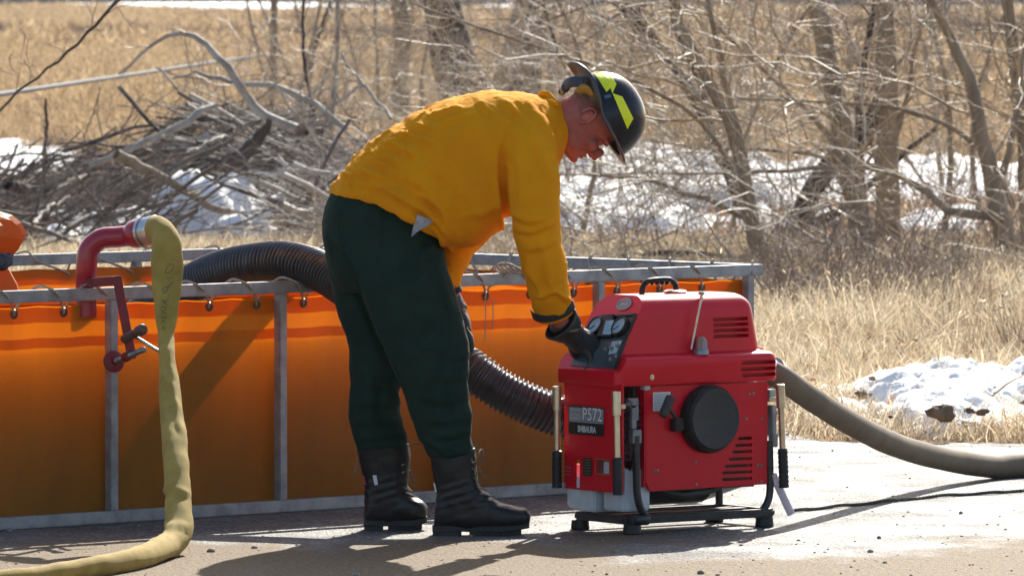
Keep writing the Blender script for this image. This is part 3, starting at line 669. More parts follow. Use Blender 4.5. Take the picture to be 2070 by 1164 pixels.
# the brush pile: sticks by the hundred
def brush_pile():
    g = np.random.default_rng(5); n = 1500; x = np.concatenate([g.uniform(-60, 520, n*6//10), g.normal(560, 110, n*4//10)]); n = len(x)
    top = np.interp(x, [-60, 0, 100, 200, 300, 400, 480, 560, 640, 720, 850], [385, 372, 350, 322, 285, 232, 205, 225, 245, 275, 340])
    bot = 482.0; f = g.random(n)**0.8; y = top + (bot-top)*f; Y = 52.5 - 5.5*f + g.normal(0, 0.5, n)
    st = np.array([P(a, b, c) for a, b, c in zip(x, y, Y)]); keep = st[:, 2] > 0.02; 
    # snow shows through below the middle of the pile
    keep &= ~((x > 335) & (x < 600) & (y > 312) & (g.random(n) < 0.97)) & (g.random(n) < 0.85)
    st = st[keep]; x = x[keep]; n = len(st)
    slope = np.where(x < 430, 0.42, -0.2)+g.normal(0, 0.22, n)*np.where(g.random(n) < 0.25, 3, 1); sg = np.where(g.random(n) < 0.5, 1, -1)
    d = unit(np.stack([np.ones(n)*sg, g.normal(0, 0.5, n), slope*sg], -1)); ln = g.uniform(0.4, 1.5, n)
    A = grow(st-d*ln[:, None]*0.5, d, ln, 8, g, 0.25, -0.1); A[:, :, 2] = np.maximum(A[:, :, 2], 0.01)
    Ra = (np.exp(g.normal(-4.95, 0.6, n)))[:, None]*np.linspace(1, 0.35, 8)[None]
    C, Rc = children_of(A, Ra, 2, g, (20, 60), 0.2, 1.0, (0.25, 0.6), 0.6, 6, 0.35, 0.05); D, Rd = children_of(C, Rc, 2, g, (25, 60), 0.2, 1.0, (0.3, 0.6), 0.7, 4, 0.3, 0.0)
    half = len(A)//2
    for nm, m, a, b in (('brush_sticks', mat('dark_stick', (0.20, 0.16, 0.13), (0.06, 0.045, 0.038), rough=0.8, scale=4), slice(0, half*3//2), 0), ('pale_brush_sticks', mat('weathered_stick', (0.62, 0.57, 0.51), (0.28, 0.24, 0.20), rough=0.7, scale=3), slice(half*3//2, None), 0)):
        V, Q = tubes(A[a], np.clip(Ra[a], 0.002, 0.03), 5); o = link(nm, np_mesh(nm, V, Q), m); props(o, kind='stuff')
    V1, Q1 = tubes(C, np.maximum(Rc, 0.0016), 4); V2, Q2 = tubes(D, np.maximum(Rd, 0.0013), 3)
    o = link('brush_twigs', np_mesh('brush_twigs', np.concatenate([V1, V2]), np.concatenate([Q1, Q2+len(V1)])), M_twig_dark); props(o, kind='stuff')
    # the earth and rotten wood mound that the sticks lie on
    X, Yg = np.meshgrid(np.linspace(-5.5, 0.4, 120), np.linspace(47.6, 54, 90)); xp = CX + F*X/Yg
    tp = np.interp(xp, [-160, 0, 200, 300, 400, 480, 560, 640, 760, 900], [400, 385, 345, 310, 262, 240, 262, 280, 330, 420]); zt = CAMZ-(tp+15)*51/F
    mask = np.clip(1-np.abs(Yg-51.5)/2.6, 0, 1)**0.6; n_ = nz(np.stack([X.ravel(), Yg.ravel(), X.ravel()*0], -1), 1.3, 4).reshape(X.shape)
    Z = np.maximum(zt, -0.2)*mask*0.85 + n_*0.10 - 0.08
    V, Q = grid_mesh(X, Yg, Z); o = link('brush_mound', np_mesh('brush_mound', V, Q), mat('rotten_wood_earth', (0.03, 0.022, 0.018), (0.09, 0.065, 0.05), rough=0.95, scale=5, bump=0.05)); props(o, kind='structure')
brush_pile()
# fence post and the long pole leaning on it
t = thing('fence_post', 'grey weathered fence post standing behind the brush pile', 'post', tuple(G(553, 262)))
MB().tube([(0, 0, -0.1), (0, 0, 0.5), (0.01, 0, 1.75)], [0.05, 0.047, 0.045], 10).build('post', M_bark, t)
yF = G(553, 262).y
mb = MB(); a = P(553, 36, yF)-t.location; b = P(800, 22, yF+4)-t.location; mb.tube([a, (a+b)/2-Vector((0, 0, 0.02)), b], 0.007, 6); mb.build('wire', M_bark, t)
p0 = P(-90, 204, 47); p1 = P(545, 110, yF-0.1)
t = thing('long_pole', 'long straight grey metal pole leaning across the field against the fence post', 'pole', (p0.x, p0.y, 0))
MB().tube([p0-t.location, (p0+p1)/2-t.location, p1-t.location], 0.018, 12).build('tube', mat('galvanised_pole', (0.20, 0.205, 0.21), (0.12, 0.125, 0.13), rough=0.8, metal=0.0, spec=0.2, scale=20), t)
# shrub belt and wood at the end of the field
def belt(name, n, Y0, Y1, h, m, seed, r, xs=(-200, 2270), K=5):
    g = np.random.default_rng(seed); Y = g.uniform(Y0, Y1, n); X = (g.uniform(*xs, n)-CX)/F*Y; hh = h*(0.6+0.5*np.array([noise.noise((x*0.02*300/Y0, seed, 0)) for x in X]))*g.uniform(0.6, 1.1, n)
    A = grow(np.stack([X, Y, np.zeros(n)], -1), unit(np.array([0, 0, 1])+g.normal(0, 0.25, (n, 3))), hh, K, g, 0.3, 0.1); Ra = np.full((n, 1), r)*np.linspace(1, 0.4, K)[None]
    C, Rc = children_of(A, Ra, 5, g, (25, 55), 0.2, 1.0, (0.3, 0.6), 0.75, 4, 0.3, 0.1)
    V1, Q1 = tubes(A, Ra, 4); V2, Q2 = tubes(C, Rc, 3); o = link(name, np_mesh(name, np.concatenate([V1, V2]), np.concatenate([Q1, Q2+len(V1)])), m); props(o, kind='stuff'); return o
M_far_shrub = mat('shrub_bark', (0.15, 0.10, 0.09), (0.26, 0.185, 0.155), rough=0.9, scale=0.5)
belt('shrub_belt', 9000, 190, 240, 1.15, M_far_shrub, 1, 0.026)
belt('far_wood', 3000, 900, 1000, 12, mat('far_wood_bark', (0.05, 0.055, 0.06), (0.10, 0.095, 0.09), rough=0.9, scale=0.1), 3, 0.16)
# ================================================================ WATER TANK
M_galv = mat('galvanised_steel', (0.42, 0.43, 0.44), (0.27, 0.275, 0.28), rough=0.42, metal=0.55, scale=16, rough2=0.6, bump=0.0006, bscale=160)
def node_vinyl():
    m = bpy.data.materials.new('orange_vinyl'); m.use_nodes = True; nt = m.node_tree; N = nt.nodes; L = nt.links; b = N['Principled BSDF']
    tc = N.new('ShaderNodeTexCoord')
    mp = N.new('ShaderNodeMapping'); mp.inputs['Scale'].default_value = (1, 1, 0.35); L.new(tc.outputs['Object'], mp.inputs[0])
    t = N.new('ShaderNodeTexNoise'); t.inputs['Scale'].default_value = 3.5; t.inputs['Detail'].default_value = 9; t.inputs['Roughness'].default_value = 0.65; L.new(mp.outputs[0], t.inputs[0])
    r = N.new('ShaderNodeValToRGB'); e = r.color_ramp.elements; e[0].position = 0.3; e[0].color = (0.38, 0.165, 0.010, 1); e[1].position = 0.72; e[1].color = (0.66, 0.25, 0.010, 1); L.new(t.outputs['Fac'], r.inputs[0])
    # splashed mud and grime near the ground and in streaks
    sp = N.new('ShaderNodeSeparateXYZ'); L.new(tc.outputs['Object'], sp.inputs[0])
    g = N.new('ShaderNodeMapRange'); g.inputs[1].default_value = 0.42; g.inputs[2].default_value = 0.0; g.inputs[3].default_value = 0.0; g.inputs[4].default_value = 0.55; L.new(sp.outputs['Z'], g.inputs[0])
    t2 = N.new('ShaderNodeTexNoise'); t2.inputs['Scale'].default_value = 9; t2.inputs['Detail'].default_value = 10; t2.inputs['Roughness'].default_value = 0.7; L.new(tc.outputs['Object'], t2.inputs[0])
    mu = N.new('ShaderNodeMath'); mu.operation = 'MULTIPLY'; L.new(g.outputs[0], mu.inputs[0]); L.new(t2.outputs['Fac'], mu.inputs[1])
    mx = N.new('ShaderNodeMix'); mx.data_type = 'RGBA'; L.new(mu.outputs[0], mx.inputs[0]); L.new(r.outputs[0], mx.inputs[6]); mx.inputs[7].default_value = (0.16, 0.10, 0.05, 1)
    L.new(mx.outputs[2], b.inputs['Base Color']); b.inputs['Roughness'].default_value = 0.5; b.inputs['Specular IOR Level'].default_value = 0.35
    t3 = N.new('ShaderNodeTexNoise'); t3.inputs['Scale'].default_value = 5; t3.inputs['Detail'].default_value = 4; L.new(tc.outputs['Object'], t3.inputs[0])
    bp = N.new('ShaderNodeBump'); bp.inputs['Distance'].default_value = 0.008; L.new(t3.outputs['Fac'], bp.inputs['Height']); L.new(bp.outputs[0], b.inputs['Normal'])
    tr = N.new('ShaderNodeBsdfTranslucent'); r2 = N.new('ShaderNodeValToRGB'); r2.color_ramp.elements[0].position = 0.3; r2.color_ramp.elements[0].color = (0.58, 0.11, 0.002, 1); r2.color_ramp.elements[1].position = 0.72; r2.color_ramp.elements[1].color = (0.80, 0.17, 0.003, 1); L.new(t.outputs['Fac'], r2.inputs[0]); L.new(r2.outputs[0], tr.inputs[0]); ms = N.new('ShaderNodeMixShader'); ms.inputs[0].default_value = 0.45
    L.new(b.outputs[0], ms.inputs[1]); L.new(tr.outputs[0], ms.inputs[2]); L.new(ms.outputs[0], N['Material Output'].inputs[0])
    return m
M_vinyl = node_vinyl()
M_band = node_vinyl(); M_band.name = 'orange_vinyl_band'
for n_ in M_band.node_tree.nodes:
    if n_.type == 'VALTORGB':
        for e_ in n_.color_ramp.elements: e_.color = (min(1, e_.color[0]*1.25), e_.color[1]*1.7, e_.color[2]*2, 1)
    if n_.type == 'MIX_SHADER': n_.inputs[0].default_value = 0.6
M_grommet = mat('dull_brass', (0.10, 0.085, 0.07), (0.2, 0.17, 0.13), rough=0.4, metal=0.8, scale=60)
M_rope = mat('tan_rope', (0.30, 0.24, 0.18), (0.5, 0.42, 0.33), rough=0.9, scale=120, bump=0.001, bscale=400)
def build_tank():
    zt = 0.775; th = 0.040
    A = Vector((-1.85, 22.66)); Cc = Vector((0.868, 25.10)); D = Vector((-0.86, 26.86)); B = A + (D-Cc)
    t = thing('portable_water_tank', 'long orange vinyl water tank laced into a low grey square-tube frame behind the man', 'water tank', (A.x, A.y, 0))
    O = Vector((A.x, A.y, 0))
    def w(p, z): return Vector((p.x, p.y, z)) - O
    sides = [('near', A, Cc), ('end', Cc, D), ('far', D, B), ('left', B, A)]
    cen = (A+Cc+D+B)/4
    for nm, a, b in sides:
        u = (b-a).normalized(); nin = Vector((-u.y, u.x)); nin = nin if nin.dot(cen-a) > 0 else -nin
        e = u*(th/2) if nm in ('near', 'far') else -u*(th/2+0.002)
        MB().bar(w(a-e, zt-th/2), w(b+e, zt-th/2), th, th).build('top_rail', M_galv, t, bevel=0.004)
        MB().bar(w(a-e, 0.022), w(b+e, 0.022), th, th).build('bottom_rail', M_galv, t, bevel=0.004)
        Ls = (b-a).length; n = 5 if Ls > 3 else 3
        for k in range(n + (1 if nm in ('near', 'far') else 0)):
            if nm in ('end', 'left') and k == 0: continue
            p = a + (b-a)*(k/n)
            if nm == 'near':
                # posts where the photo shows them
                p = Vector(P([-131, 225, 567, 895, 1210, 1512][k], 590, 23)[:2]); 
                r = ray([-131, 225, 567, 895, 1210, 1512][k], 590)
                # meet the line A-C
                dx, dy = r.x, r.y; den = dx*u.y - dy*u.x; s = (a.x*u.y - a.y*u.x)/den; p = Vector((dx*s, dy*s))
            MB().bar(w(p, 0.043), w(p, zt-th-0.001), 0.033, 0.033, up=(u.x, u.y, 0)).build('post', M_galv, t, bevel=0.003)
        # fabric wall inside the posts
        off = nin*0.034; nx = max(int(Ls/0.02), 8); nzz = 38
        S, Zg = np.meshgrid(np.linspace(0.01, Ls-0.01, nx), np.linspace(0.0, 1.0, nzz)); sp = 0.205 if nm != 'far' else 0.3
        scal = 0.005*np.abs(np.sin(np.pi*(S-0.03)/sp)); Z = 0.005 + Zg*(0.722 - 0.005 - scal)
        bul = nz(np.stack([S.ravel()*1.3, Z.ravel()*1.1, np.full(S.size, hash_s(nm))], -1), 1.6, 3).reshape(S.shape)*0.012*np.sin(np.pi*np.clip(Zg, 0, 1))**0.5
        # small puckers that run down from each eyelet
        bul += 0.003*np.cos(2*np.pi*(S-0.03)/sp)*np.exp(-(1-Zg)*7)
        base = np.array([a.x, a.y]) + np.array(off); X = base[0] + u.x*S + (-nin.x)*(bul); Y = base[1] + u.y*S + (-nin.y)*(bul)
        V, Q = grid_mesh(X, Y, Z); V = V - np.array(O); link('liner_wall', np_mesh('liner_wall', V, Q), M_vinyl, t)
        if nm in ('near', 'end', 'far'):
            for z0, z1, nmb in ((0.668, 0.724, 'hem_band'), (0.585, 0.618, 'seam_band')):
                rows = 5; Sg, Hg = np.meshgrid(np.linspace(0.01, Ls-0.01, nx), np.linspace(0, 1, rows)); sc = 0.005*np.abs(np.sin(np.pi*(Sg-0.03)/sp))
                zz = z0 + Hg*(z1-z0); zf = np.clip((zz-0.005)/(0.717), 0, 1); Zb = 0.005 + zf*(0.717 - sc)
                ib = np.array([np.interp(Zb[:, j], Z[:, j], bul[:, j]) for j in range(nx)]).T
                Xb = base[0] + u.x*Sg - nin.x*(ib+0.003); Yb = base[1] + u.y*Sg - nin.y*(ib+0.003)
                V, Q = grid_mesh(Xb, Yb, Zb); link(nmb, np_mesh(nmb, V-np.array(O), Q), M_band, t)
        # eyelets and lacing
        k = 0; s = 0.03 + sp*0.5
        while s < Ls - 0.05:
            p = a + u*s + off - nin*0.008; gz = 0.697
            xp = px(np.array([p.x, p.y, gz]))[0]
            mt_ = nm in ('near', 'end', 'far') and -40 < xp < 2100
            if mt_:
                c = w(p, gz); axis = Vector((nin.x, nin.y, 0)); ring = []
                up = Vector((0, 0, 1)); uu = Vector((u.x, u.y, 0))
                rp = [c + (uu*math.cos(q)+up*math.sin(q))*0.0115 for q in np.linspace(0, 2*math.pi, 17)]
                MB().tube(rp, 0.0045, 8, caps=False).build('grommet', M_grommet, t)
                jz = random.uniform(-0.01, 0.01); dirn = -1
                q = [c + axis*0.012, c - axis*0.006 + uu*dirn*0.004, c - axis*0.030 + uu*dirn*0.035 + up*0.035, c - axis*0.052 + uu*dirn*(0.075+jz) + up*0.066,
                     c - axis*0.040 + uu*dirn*(0.105+jz) + up*0.084, c + uu*dirn*(0.125+jz) + up*0.088 - axis*0.012, c + axis*0.012 + uu*dirn*0.15 + up*0.055, c + axis*0.016 + uu*dirn*(sp*0.93) + up*0.012, c + axis*0.012 + uu*dirn*sp]
                MB().tube(catmull(q, 5), 0.0042, 6).build('lacing_cord', M_rope, t)
            s += sp; k += 1
    # water inside, and the liner floor
    un = (Cc-A).normalized(); ue = (D-Cc).normalized(); kk = 0.055
    ins = [A + un*kk + ue*kk, Cc - un*kk + ue*kk, D - un*kk - ue*kk, B + un*kk - ue*kk]
    mw = bpy.data.materials.new('tank_water'); mw.use_nodes = True; bb = mw.node_tree.nodes['Principled BSDF']; bb.inputs['Base Color'].default_value = (0.10, 0.055, 0.02, 1); bb.inputs['Roughness'].default_value = 0.06
    tn = mw.node_tree.nodes.new('ShaderNodeTexNoise'); tn.inputs['Scale'].default_value = 8; bp = mw.node_tree.nodes.new('ShaderNodeBump'); bp.inputs['Distance'].default_value = 0.02; mw.node_tree.links.new(tn.outputs['Fac'], bp.inputs['Height']); mw.node_tree.links.new(bp.outputs[0], bb.inputs['Normal'])
    nt = mw.node_tree; gl = nt.nodes.new('ShaderNodeBsdfGlossy'); gl.inputs['Roughness'].default_value = 0.05; tp = nt.nodes.new('ShaderNodeBsdfTransparent'); 
    mx = nt.nodes.new('ShaderNodeMixShader'); mx.inputs[0].default_value = 0.12; nt.links.new(tp.outputs[0], mx.inputs[1]); nt.links.new(gl.outputs[0], mx.inputs[2]); nt.links.new(mx.outputs[0], nt.nodes['Material Output'].inputs[0]); nt.links.new(bp.outputs[0], gl.inputs['Normal'])
    va = nt.nodes.new('ShaderNodeVolumeAbsorption'); va.inputs['Color'].default_value = (0.50, 0.34, 0.18, 1); va.inputs['Density'].default_value = 9.5; nt.links.new(va.outputs[0], nt.nodes['Material Output'].inputs['Volume'])
    mb = MB(); mb.prism([w(p, 0.01) for p in ins], (0, 0, 0.585)); mb.build('water', mw, t, smooth=False)
    # a knot of spare cord on the near rail
    c = P(1030, 545, 24.30); mb = MB()
    for k in range(5):
        q0 = Vector((random.uniform(-.04, .04), -0.03, 0)); pts = [c + Vector((0.03*math.cos(a+k)+0.010*k-0.02, -0.022-0.003*k+0.006*math.sin(a*2), 0.017*math.sin(a+k*0.7)+0.006)) for a in np.linspace(0, 5.5, 10)]
        mb.tube([p-O for p in catmull(pts, 3)], 0.0042, 6)
    mb.tube([p-O for p in catmull([c+Vector((0, -0.03, -0.01)), c+Vector((-0.05, -0.035, -0.05)), P(975, 575, 24.2)], 4)], 0.0042, 6)
    mb.build('cord_knot', M_rope, t)
    # strings hanging from two eyelets
    for x, y0, y1 in ((981, 598, 690), (996, 606, 665)):
        MB().tube([P(x, y0, 24.2)-O, P(x+1, (y0+y1)/2, 24.19)-O, P(x-1, y1, 24.2)-O], 0.002, 5).build('hanging_string', M_rope, t)
    return t
def hash_s(s): return sum(ord(c) for c in s) % 17
tank = build_tank()

# ---------------------------------------------------------------- gathered orange sleeve at the left edge
def sleeve():
    c0 = P(-18, 505, 25.6); t = thing('gathered_sleeve', 'bunched bright orange fabric sleeve with a cord at the far left edge of the tank', 'fabric sleeve', tuple(c0 - Vector((0, 0, 0.12))))
    O = t.location.copy(); rings = []; g = random.Random(3)
    for i, (y, hw, cx) in enumerate([(512, 34, -8), (500, 50, -14), (478, 64, -16), (455, 60, -20), (440, 46, -26), (430, 26, -34), (427, 10, -38)]):
        ring = []
        for k in range(14):
            a = 2*math.pi*k/14; f = 1 + 0.16*((k % 2)*2-1) + g.uniform(-0.05, 0.05)
            c = P(cx, y, 25.6); ring.append(c + Vector((hw/558*f*math.cos(a), hw/558*0.8*f*math.sin(a), 0.008*math.sin(3*a))) - O)
        rings.append(ring)
    m = MB(); m.loft(rings); o = m.build('sleeve_cloth', M_vinyl, t, smooth=False)
    # tied neck below with a skirt of cloth hanging inside the tank
    rings = []
    for y, hw in ((514, 30), (528, 16), (545, 34), (575, 50), (600, 56)):
        c = P(-16, y, 25.55); rings.append([c + Vector((hw/558*math.cos(2*math.pi*k/14)*(1+0.12*(k % 2)), hw/558*0.7*math.sin(2*math.pi*k/14), 0)) - O for k in range(14)])
    m = MB(); m.loft(rings); m.build('sleeve_skirt', M_vinyl, t)
    c = P(6, 524, 25.5); m = MB()
    for k in range(3): m.tube([c-O+Vector((0.03*math.cos(a), -0.03+0.03*math.sin(a), 0.012*k-0.012+0.006*math.sin(3*a))) for a in np.linspace(0, 6.2, 14)], 0.009, 8)
    m.ball(c-O+Vector((0.0, -0.05, -0.01)), 0.03, 12, 8); m.build('tie_cord', mat('dark_cord', (0.03, 0.03, 0.045), (0.09, 0.08, 0.09), rough=0.8, scale=60), t)
sleeve()

# ================================================================ FILL PIPE AND DISCHARGE HOSE
M_redpipe = mat('red_enamel_worn', (0.42, 0.012, 0.03), (0.30, 0.015, 0.035), rough=0.33, scale=14, coat=0.3, bump=0.0008, bscale=40)
M_dullred = mat('dull_red_paint', (0.25, 0.012, 0.025), (0.14, 0.015, 0.02), rough=0.5, scale=22)
M_alu = mat('brushed_aluminium', (0.62, 0.62, 0.60), (0.42, 0.42, 0.42), rough=0.25, metal=0.85, scale=20)
M_steel = mat('worn_steel', (0.32, 0.31, 0.30), (0.16, 0.15, 0.14), rough=0.4, metal=0.8, scale=40)
def fill_pipe():
    Yp = 23.10; base = P(176, 600, Yp)
    t = thing('fill_pipe', 'red enamelled gooseneck fill pipe clamped over the tank rail', 'pipe', tuple(base)); O = t.location.copy()
    path = catmull([P(174, 640, Yp+0.02), P(174, 580, Yp+0.02), P(175, 540, Yp), P(180, 505, Yp), P(205, 483, Yp), P(240, 479, Yp), P(262, 476, Yp)], 7)
    rr = [0.0345]*len(path); MB().tube([p-O for p in path], rr, 24).build('gooseneck', M_redpipe, t)
    a = P(258, 476, Yp); b = P(292, 470, Yp-0.05); ax = (b-a).normalized()
    MB().lathe(a-O, ax, [(0, 0.0345), (0.012, 0.037), (0.025, 0.044), (0.04, 0.047), (0.07, 0.047), (0.075, 0.044)], 28).build('flare', M_redpipe, t)
    c = a + ax*0.072
    MB().lathe(c-O, ax, [(0, 0.047), (0.003, 0.0525), (0.012, 0.0525), (0.014, 0.047), (0.022, 0.047), (0.024, 0.051), (0.058, 0.051), (0.062, 0.047), (0.0625, 0.041), (0.03, 0.040)], 32).build('coupling', M_alu, t)
    m = MB()
    for k in range(3):
        q = 2*math.pi*k/3+1.5; v = Vector((0, math.cos(q), math.sin(q))); m.box(c + ax*0.014 + v*0.054 - O, (0.010, 0.007, 0.007))
    m.build('coupling_lug', M_steel, t, bevel=0.002)
    # bracket
    m = MB(); m.bar(P(184, 571, Yp-0.05)-O, P(236, 567, Yp-0.10)-O, 0.030, 0.012, up=(0, 1, 0)); m.bar(P(185, 566, Yp-0.0)-O, P(184, 571, Yp-0.06)-O, 0.03, 0.018)
    m.build('bracket_arm', M_dullred, t, bevel=0.002)
    MB().bar(P(236, 558, Yp-0.12)-O, P(267, 725, Yp-0.12)-O, 0.030, 0.012, up=(0, 1, 0)).build('clamp_bar', M_dullred, t, bevel=0.002)
    d = P(229, 731, Yp-0.03); sx = (P(300, 703, Yp-0.28)-d).normalized()
    MB().lathe(d-O, sx, [(-0.004, 0.034), (0.0, 0.036), (0.008, 0.036), (0.012, 0.030), (0.016, 0.014), (0.026, 0.012)], 28).build('clamp_pad', M_dullred, t)
    prof = []; s = 0.02
    while s < 0.25: prof += [(s, 0.0075), (s+0.002, 0.0095), (s+0.004, 0.0075)]; s += 0.0045
    m = MB(); m.lathe(d-O, sx, [(0.012, 0.008)]+prof[3:], 12); m.build('clamp_screw', M_steel, t)
    e = d + sx*0.115; MB().lathe(e-O, sx, [(-0.022, 0.012), (-0.02, 0.017), (0.02, 0.017), (0.022, 0.012)], 6).build('clamp_nut', M_dullred, t)
    h0 = P(268, 677, Yp-0.16); h1 = P(336, 719, Yp-0.2); MB().tube([h0-O, h1-O], 0.0055, 10).build('turning_bar', M_alu, t)
    k0 = P(250, 686, Yp-0.15); k1 = P(291, 664, Yp-0.24); kx = (k1-k0).normalized(); kl = (k1-k0).length
    MB().lathe(k0-O, kx, [(0, 0.010), (0.002, 0.014), (kl*0.55, 0.015), (kl*0.6, 0.012), (kl*0.66, 0.0125), (kl*0.72, 0.018), (kl*0.95, 0.0185), (kl, 0.014)], 20).build('grip_knob', mat('dark_brown_grip', (0.07, 0.045, 0.035), (0.12, 0.085, 0.07), rough=0.4, scale=30), t)
    return t
fill_pipe()
M_hose = mat('yellow_canvas_hose', (0.31, 0.20, 0.026), (0.48, 0.325, 0.062), rough=0.85, scale=11, bump=0.002, bscale=420, contrast=(0.35, 0.7), detail=8, sheen=0.1)
def canvas_hose():
    # x, y, Y, half width px (across), thickness ratio
    spec = [(300, 471, 23.06, 31, 0.85), (316, 466, 23.00, 30, 0.85), (331, 474, 22.93, 27, 0.8), (337, 500, 22.88, 31, 0.6), (338, 540, 22.84, 33.5, 0.42), (337, 580, 22.80, 30, 0.36), (337, 630, 22.74, 24, 0.36), (336, 680, 22.68, 16, 0.55), (337, 720, 22.60, 16, 0.85),
            (342, 780, 22.50, 22, 0.8), (346, 830, 22.40, 23, 0.85), (352, 890, 22.26, 26, 0.8), (356, 940, 22.15, 26.5, 0.85), (359, 990, 22.06, 27, 0.9), (361, 1035, 21.97, 28, 0.9), (360, 1078, 21.86, 29, 0.8), (334, 1110, 21.70, 27, 0.78), (290, 1129, 21.38, 24, 0.8), (230, 1142, 21.14, 22, 0.85), (150, 1154, 20.92, 21, 0.85), (60, 1166, 20.70, 20, 0.85), (-60, 1178, 20.5, 20, 0.85)]
    pts = [P(s[0], s[1], s[2]) for s in spec]
    t = thing('canvas_hose', 'yellow canvas hose hanging half flat from the red pipe to the ground', 'hose', (pts[-6].x, pts[-6].y, 0)); O = t.location.copy()
    c = catmull(pts, 8); hw = interp([s[3]*s[2]/F for s in spec], 8); rt = interp([s[4] for s in spec], 8); V = []; n = 40; K = len(c)
    for i in range(K):
        tg = (c[min(i+1, K-1)]-c[max(i-1, 0)]).normalized(); side = Vector((0, 1, 0)); 
        n2 = (side - tg*side.dot(tg)).normalized(); n1 = tg.cross(n2)   # n1 lies across the view, n2 towards the camera or away
        if c[i].z - hw[i]*rt[i] < 0.0: c[i].z = max(c[i].z, hw[i]*0.92)
        ring = []
        for k in range(n):
            a = 2*math.pi*k/n; ca, sa = math.cos(a), math.sin(a); r1 = hw[i]; r2 = hw[i]*rt[i]
            # flattened hose: two sharp lay-flat edges
            ring.append(c[i] + n1*(math.copysign(abs(ca)**0.9, ca)*r1) + n2*(math.copysign(abs(sa)**1.15, sa)*r2) - O)
        V.append(ring)
    m = MB(); m.loft(V); me = m.mesh('hose_body')
    kinks = [((325, 995), (352, 986), (388, 1000)), ((330, 1065), (356, 1058), (390, 1068)), ((330, 752), (348, 790), (362, 835)), ((345, 735), (350, 770), (352, 800)), ((352, 800), (360, 850), (372, 880))]
    Ow = np.array(O)
    def fn(co, nr):
        w_ = co + Ow; p = px(w_); d = np.zeros(len(co)); front = nr[:, 1] < 0.3
        for kk in kinks:
            for a, b in zip(kk[:-1], kk[1:]): d += fold(p, a, b, 0.006, 5)*front
        return d + 0.0025*nz(w_, 16, 3)
    displace(me, fn); o = link('hose_body', me, M_hose, t)
    # hand lettering along the hose
    bv = BVHTree.FromPolygons([v.co + O for v in me.vertices], [tuple(p.vertices) for p in me.polygons])
    ink = mat('marker_ink', (0.07, 0.065, 0.045), (0.16, 0.14, 0.08), rough=0.8, scale=80)
    strokes = [[(334, 548), (338, 540), (345, 534), (350, 535), (351, 541), (346, 548), (340, 552), (335, 552), (334, 548)], [(337, 562), (343, 563), (349, 560)],
               [(340, 579), (338, 586), (332, 592), (329, 589), (330, 582), (335, 579), (340, 580), (345, 574), (350, 571)], [(341, 596), (344, 600)], [(326, 606), (332, 611), (338, 607), (341, 603)], [(331, 604), (334, 613), (339, 617)],
               [(325, 622), (331, 619), (336, 624), (329, 629), (324, 626)], [(326, 634), (332, 632), (337, 636)], [(325, 642), (329, 639), (333, 644), (336, 640)], [(326, 652), (330, 648), (334, 653)], [(327, 662), (333, 659), (331, 666), (327, 664)]]
    for s in strokes:
        q = []
        for x, y in [tuple(v[:2]) for v in catmull([(a, b, 0) for a, b in s], 4)]:
            d = ray(x, y).normalized(); h = bv.ray_cast(Vector((0, 0, CAMZ)), d)
            if h[0] is not None: q.append(h[0] - d*0.0002 - O)
        if len(q) > 1: MB().tube(q, 0.0013, 5).build('hand_lettering', ink, t)
def fold(p, a, b, amp, sig):
    """a cloth fold along the photo line a-b: a ridge with a valley beside it"""
    a = np.array(a, float); b = np.array(b, float); d = b-a; L2 = d@d; t = ((p-a)@d)/L2; nrm = np.array([-d[1], d[0]])/math.sqrt(L2)
    s = (p-a)@nrm; end = np.clip(np.minimum(t, 1-t)*3+0.25, 0, 1)*((t > -0.08) & (t < 1.08)); g = np.exp(-0.5*(s/sig)**2); 
    return amp*end*(g - 0.75*np.exp(-0.5*((s-1.7*sig)/(sig*1.1))**2))
canvas_hose()

# ================================================================ BLACK SUCTION HOSE
M_blackhose = mat('black_ribbed_rubber', (0.035, 0.030, 0.031), (0.06, 0.052, 0.05), rough=0.28, scale=30, spec=0.8)
def corrugated(name, label, cat, pts, r, pitch, amp, m, part):
    c = catmull(pts, 12); a = resample([tuple(p) for p in c], 4000); s = np.r_[0, np.cumsum(np.linalg.norm(np.diff(a, axis=0), axis=1))]; Ln = s[-1]; nr = int(Ln/pitch)
    ss = []; rr = []
    for i in range(nr):
        for f, q in ((0.0, -1), (0.22, -0.9), (0.36, 0.3), (0.5, 1.0), (0.64, 0.95), (0.8, 0.2), (0.9, -0.8)): ss.append((i+f)*pitch); rr.append(r+amp*q)
    q = np.stack([np.interp(ss, s, a[:, k]) for k in range(3)], -1)
    base = pts[-1].copy(); t = thing(name, label, cat, (base.x, base.y, 0)); O = t.location
    MB().tube([Vector(v)-O for v in q], rr, 32).build(part, m, t); return t
corrugated('suction_hose', 'black ribbed suction hose arching out of the tank behind the man to the pump', 'hose',
           [P(230, 690, 24.5), P(305, 625, 24.35), P(372, 583, 24.2), (P(440, 549, 24.05)), P(510, 533, 23.9), P(580, 529, 23.78), P(650, 549, 23.66), P(715, 590, 23.52), P(790, 640, 23.34), P(870, 694, 23.2), P(950, 746, 23.1), P(1010, 787, 23.08), P(1065, 815, 23.08), P(1125, 838, 23.1), P(1180, 850, 23.12)],
           0.0645, 0.0172, 0.0052, M_blackhose, 'ribbed_tube')
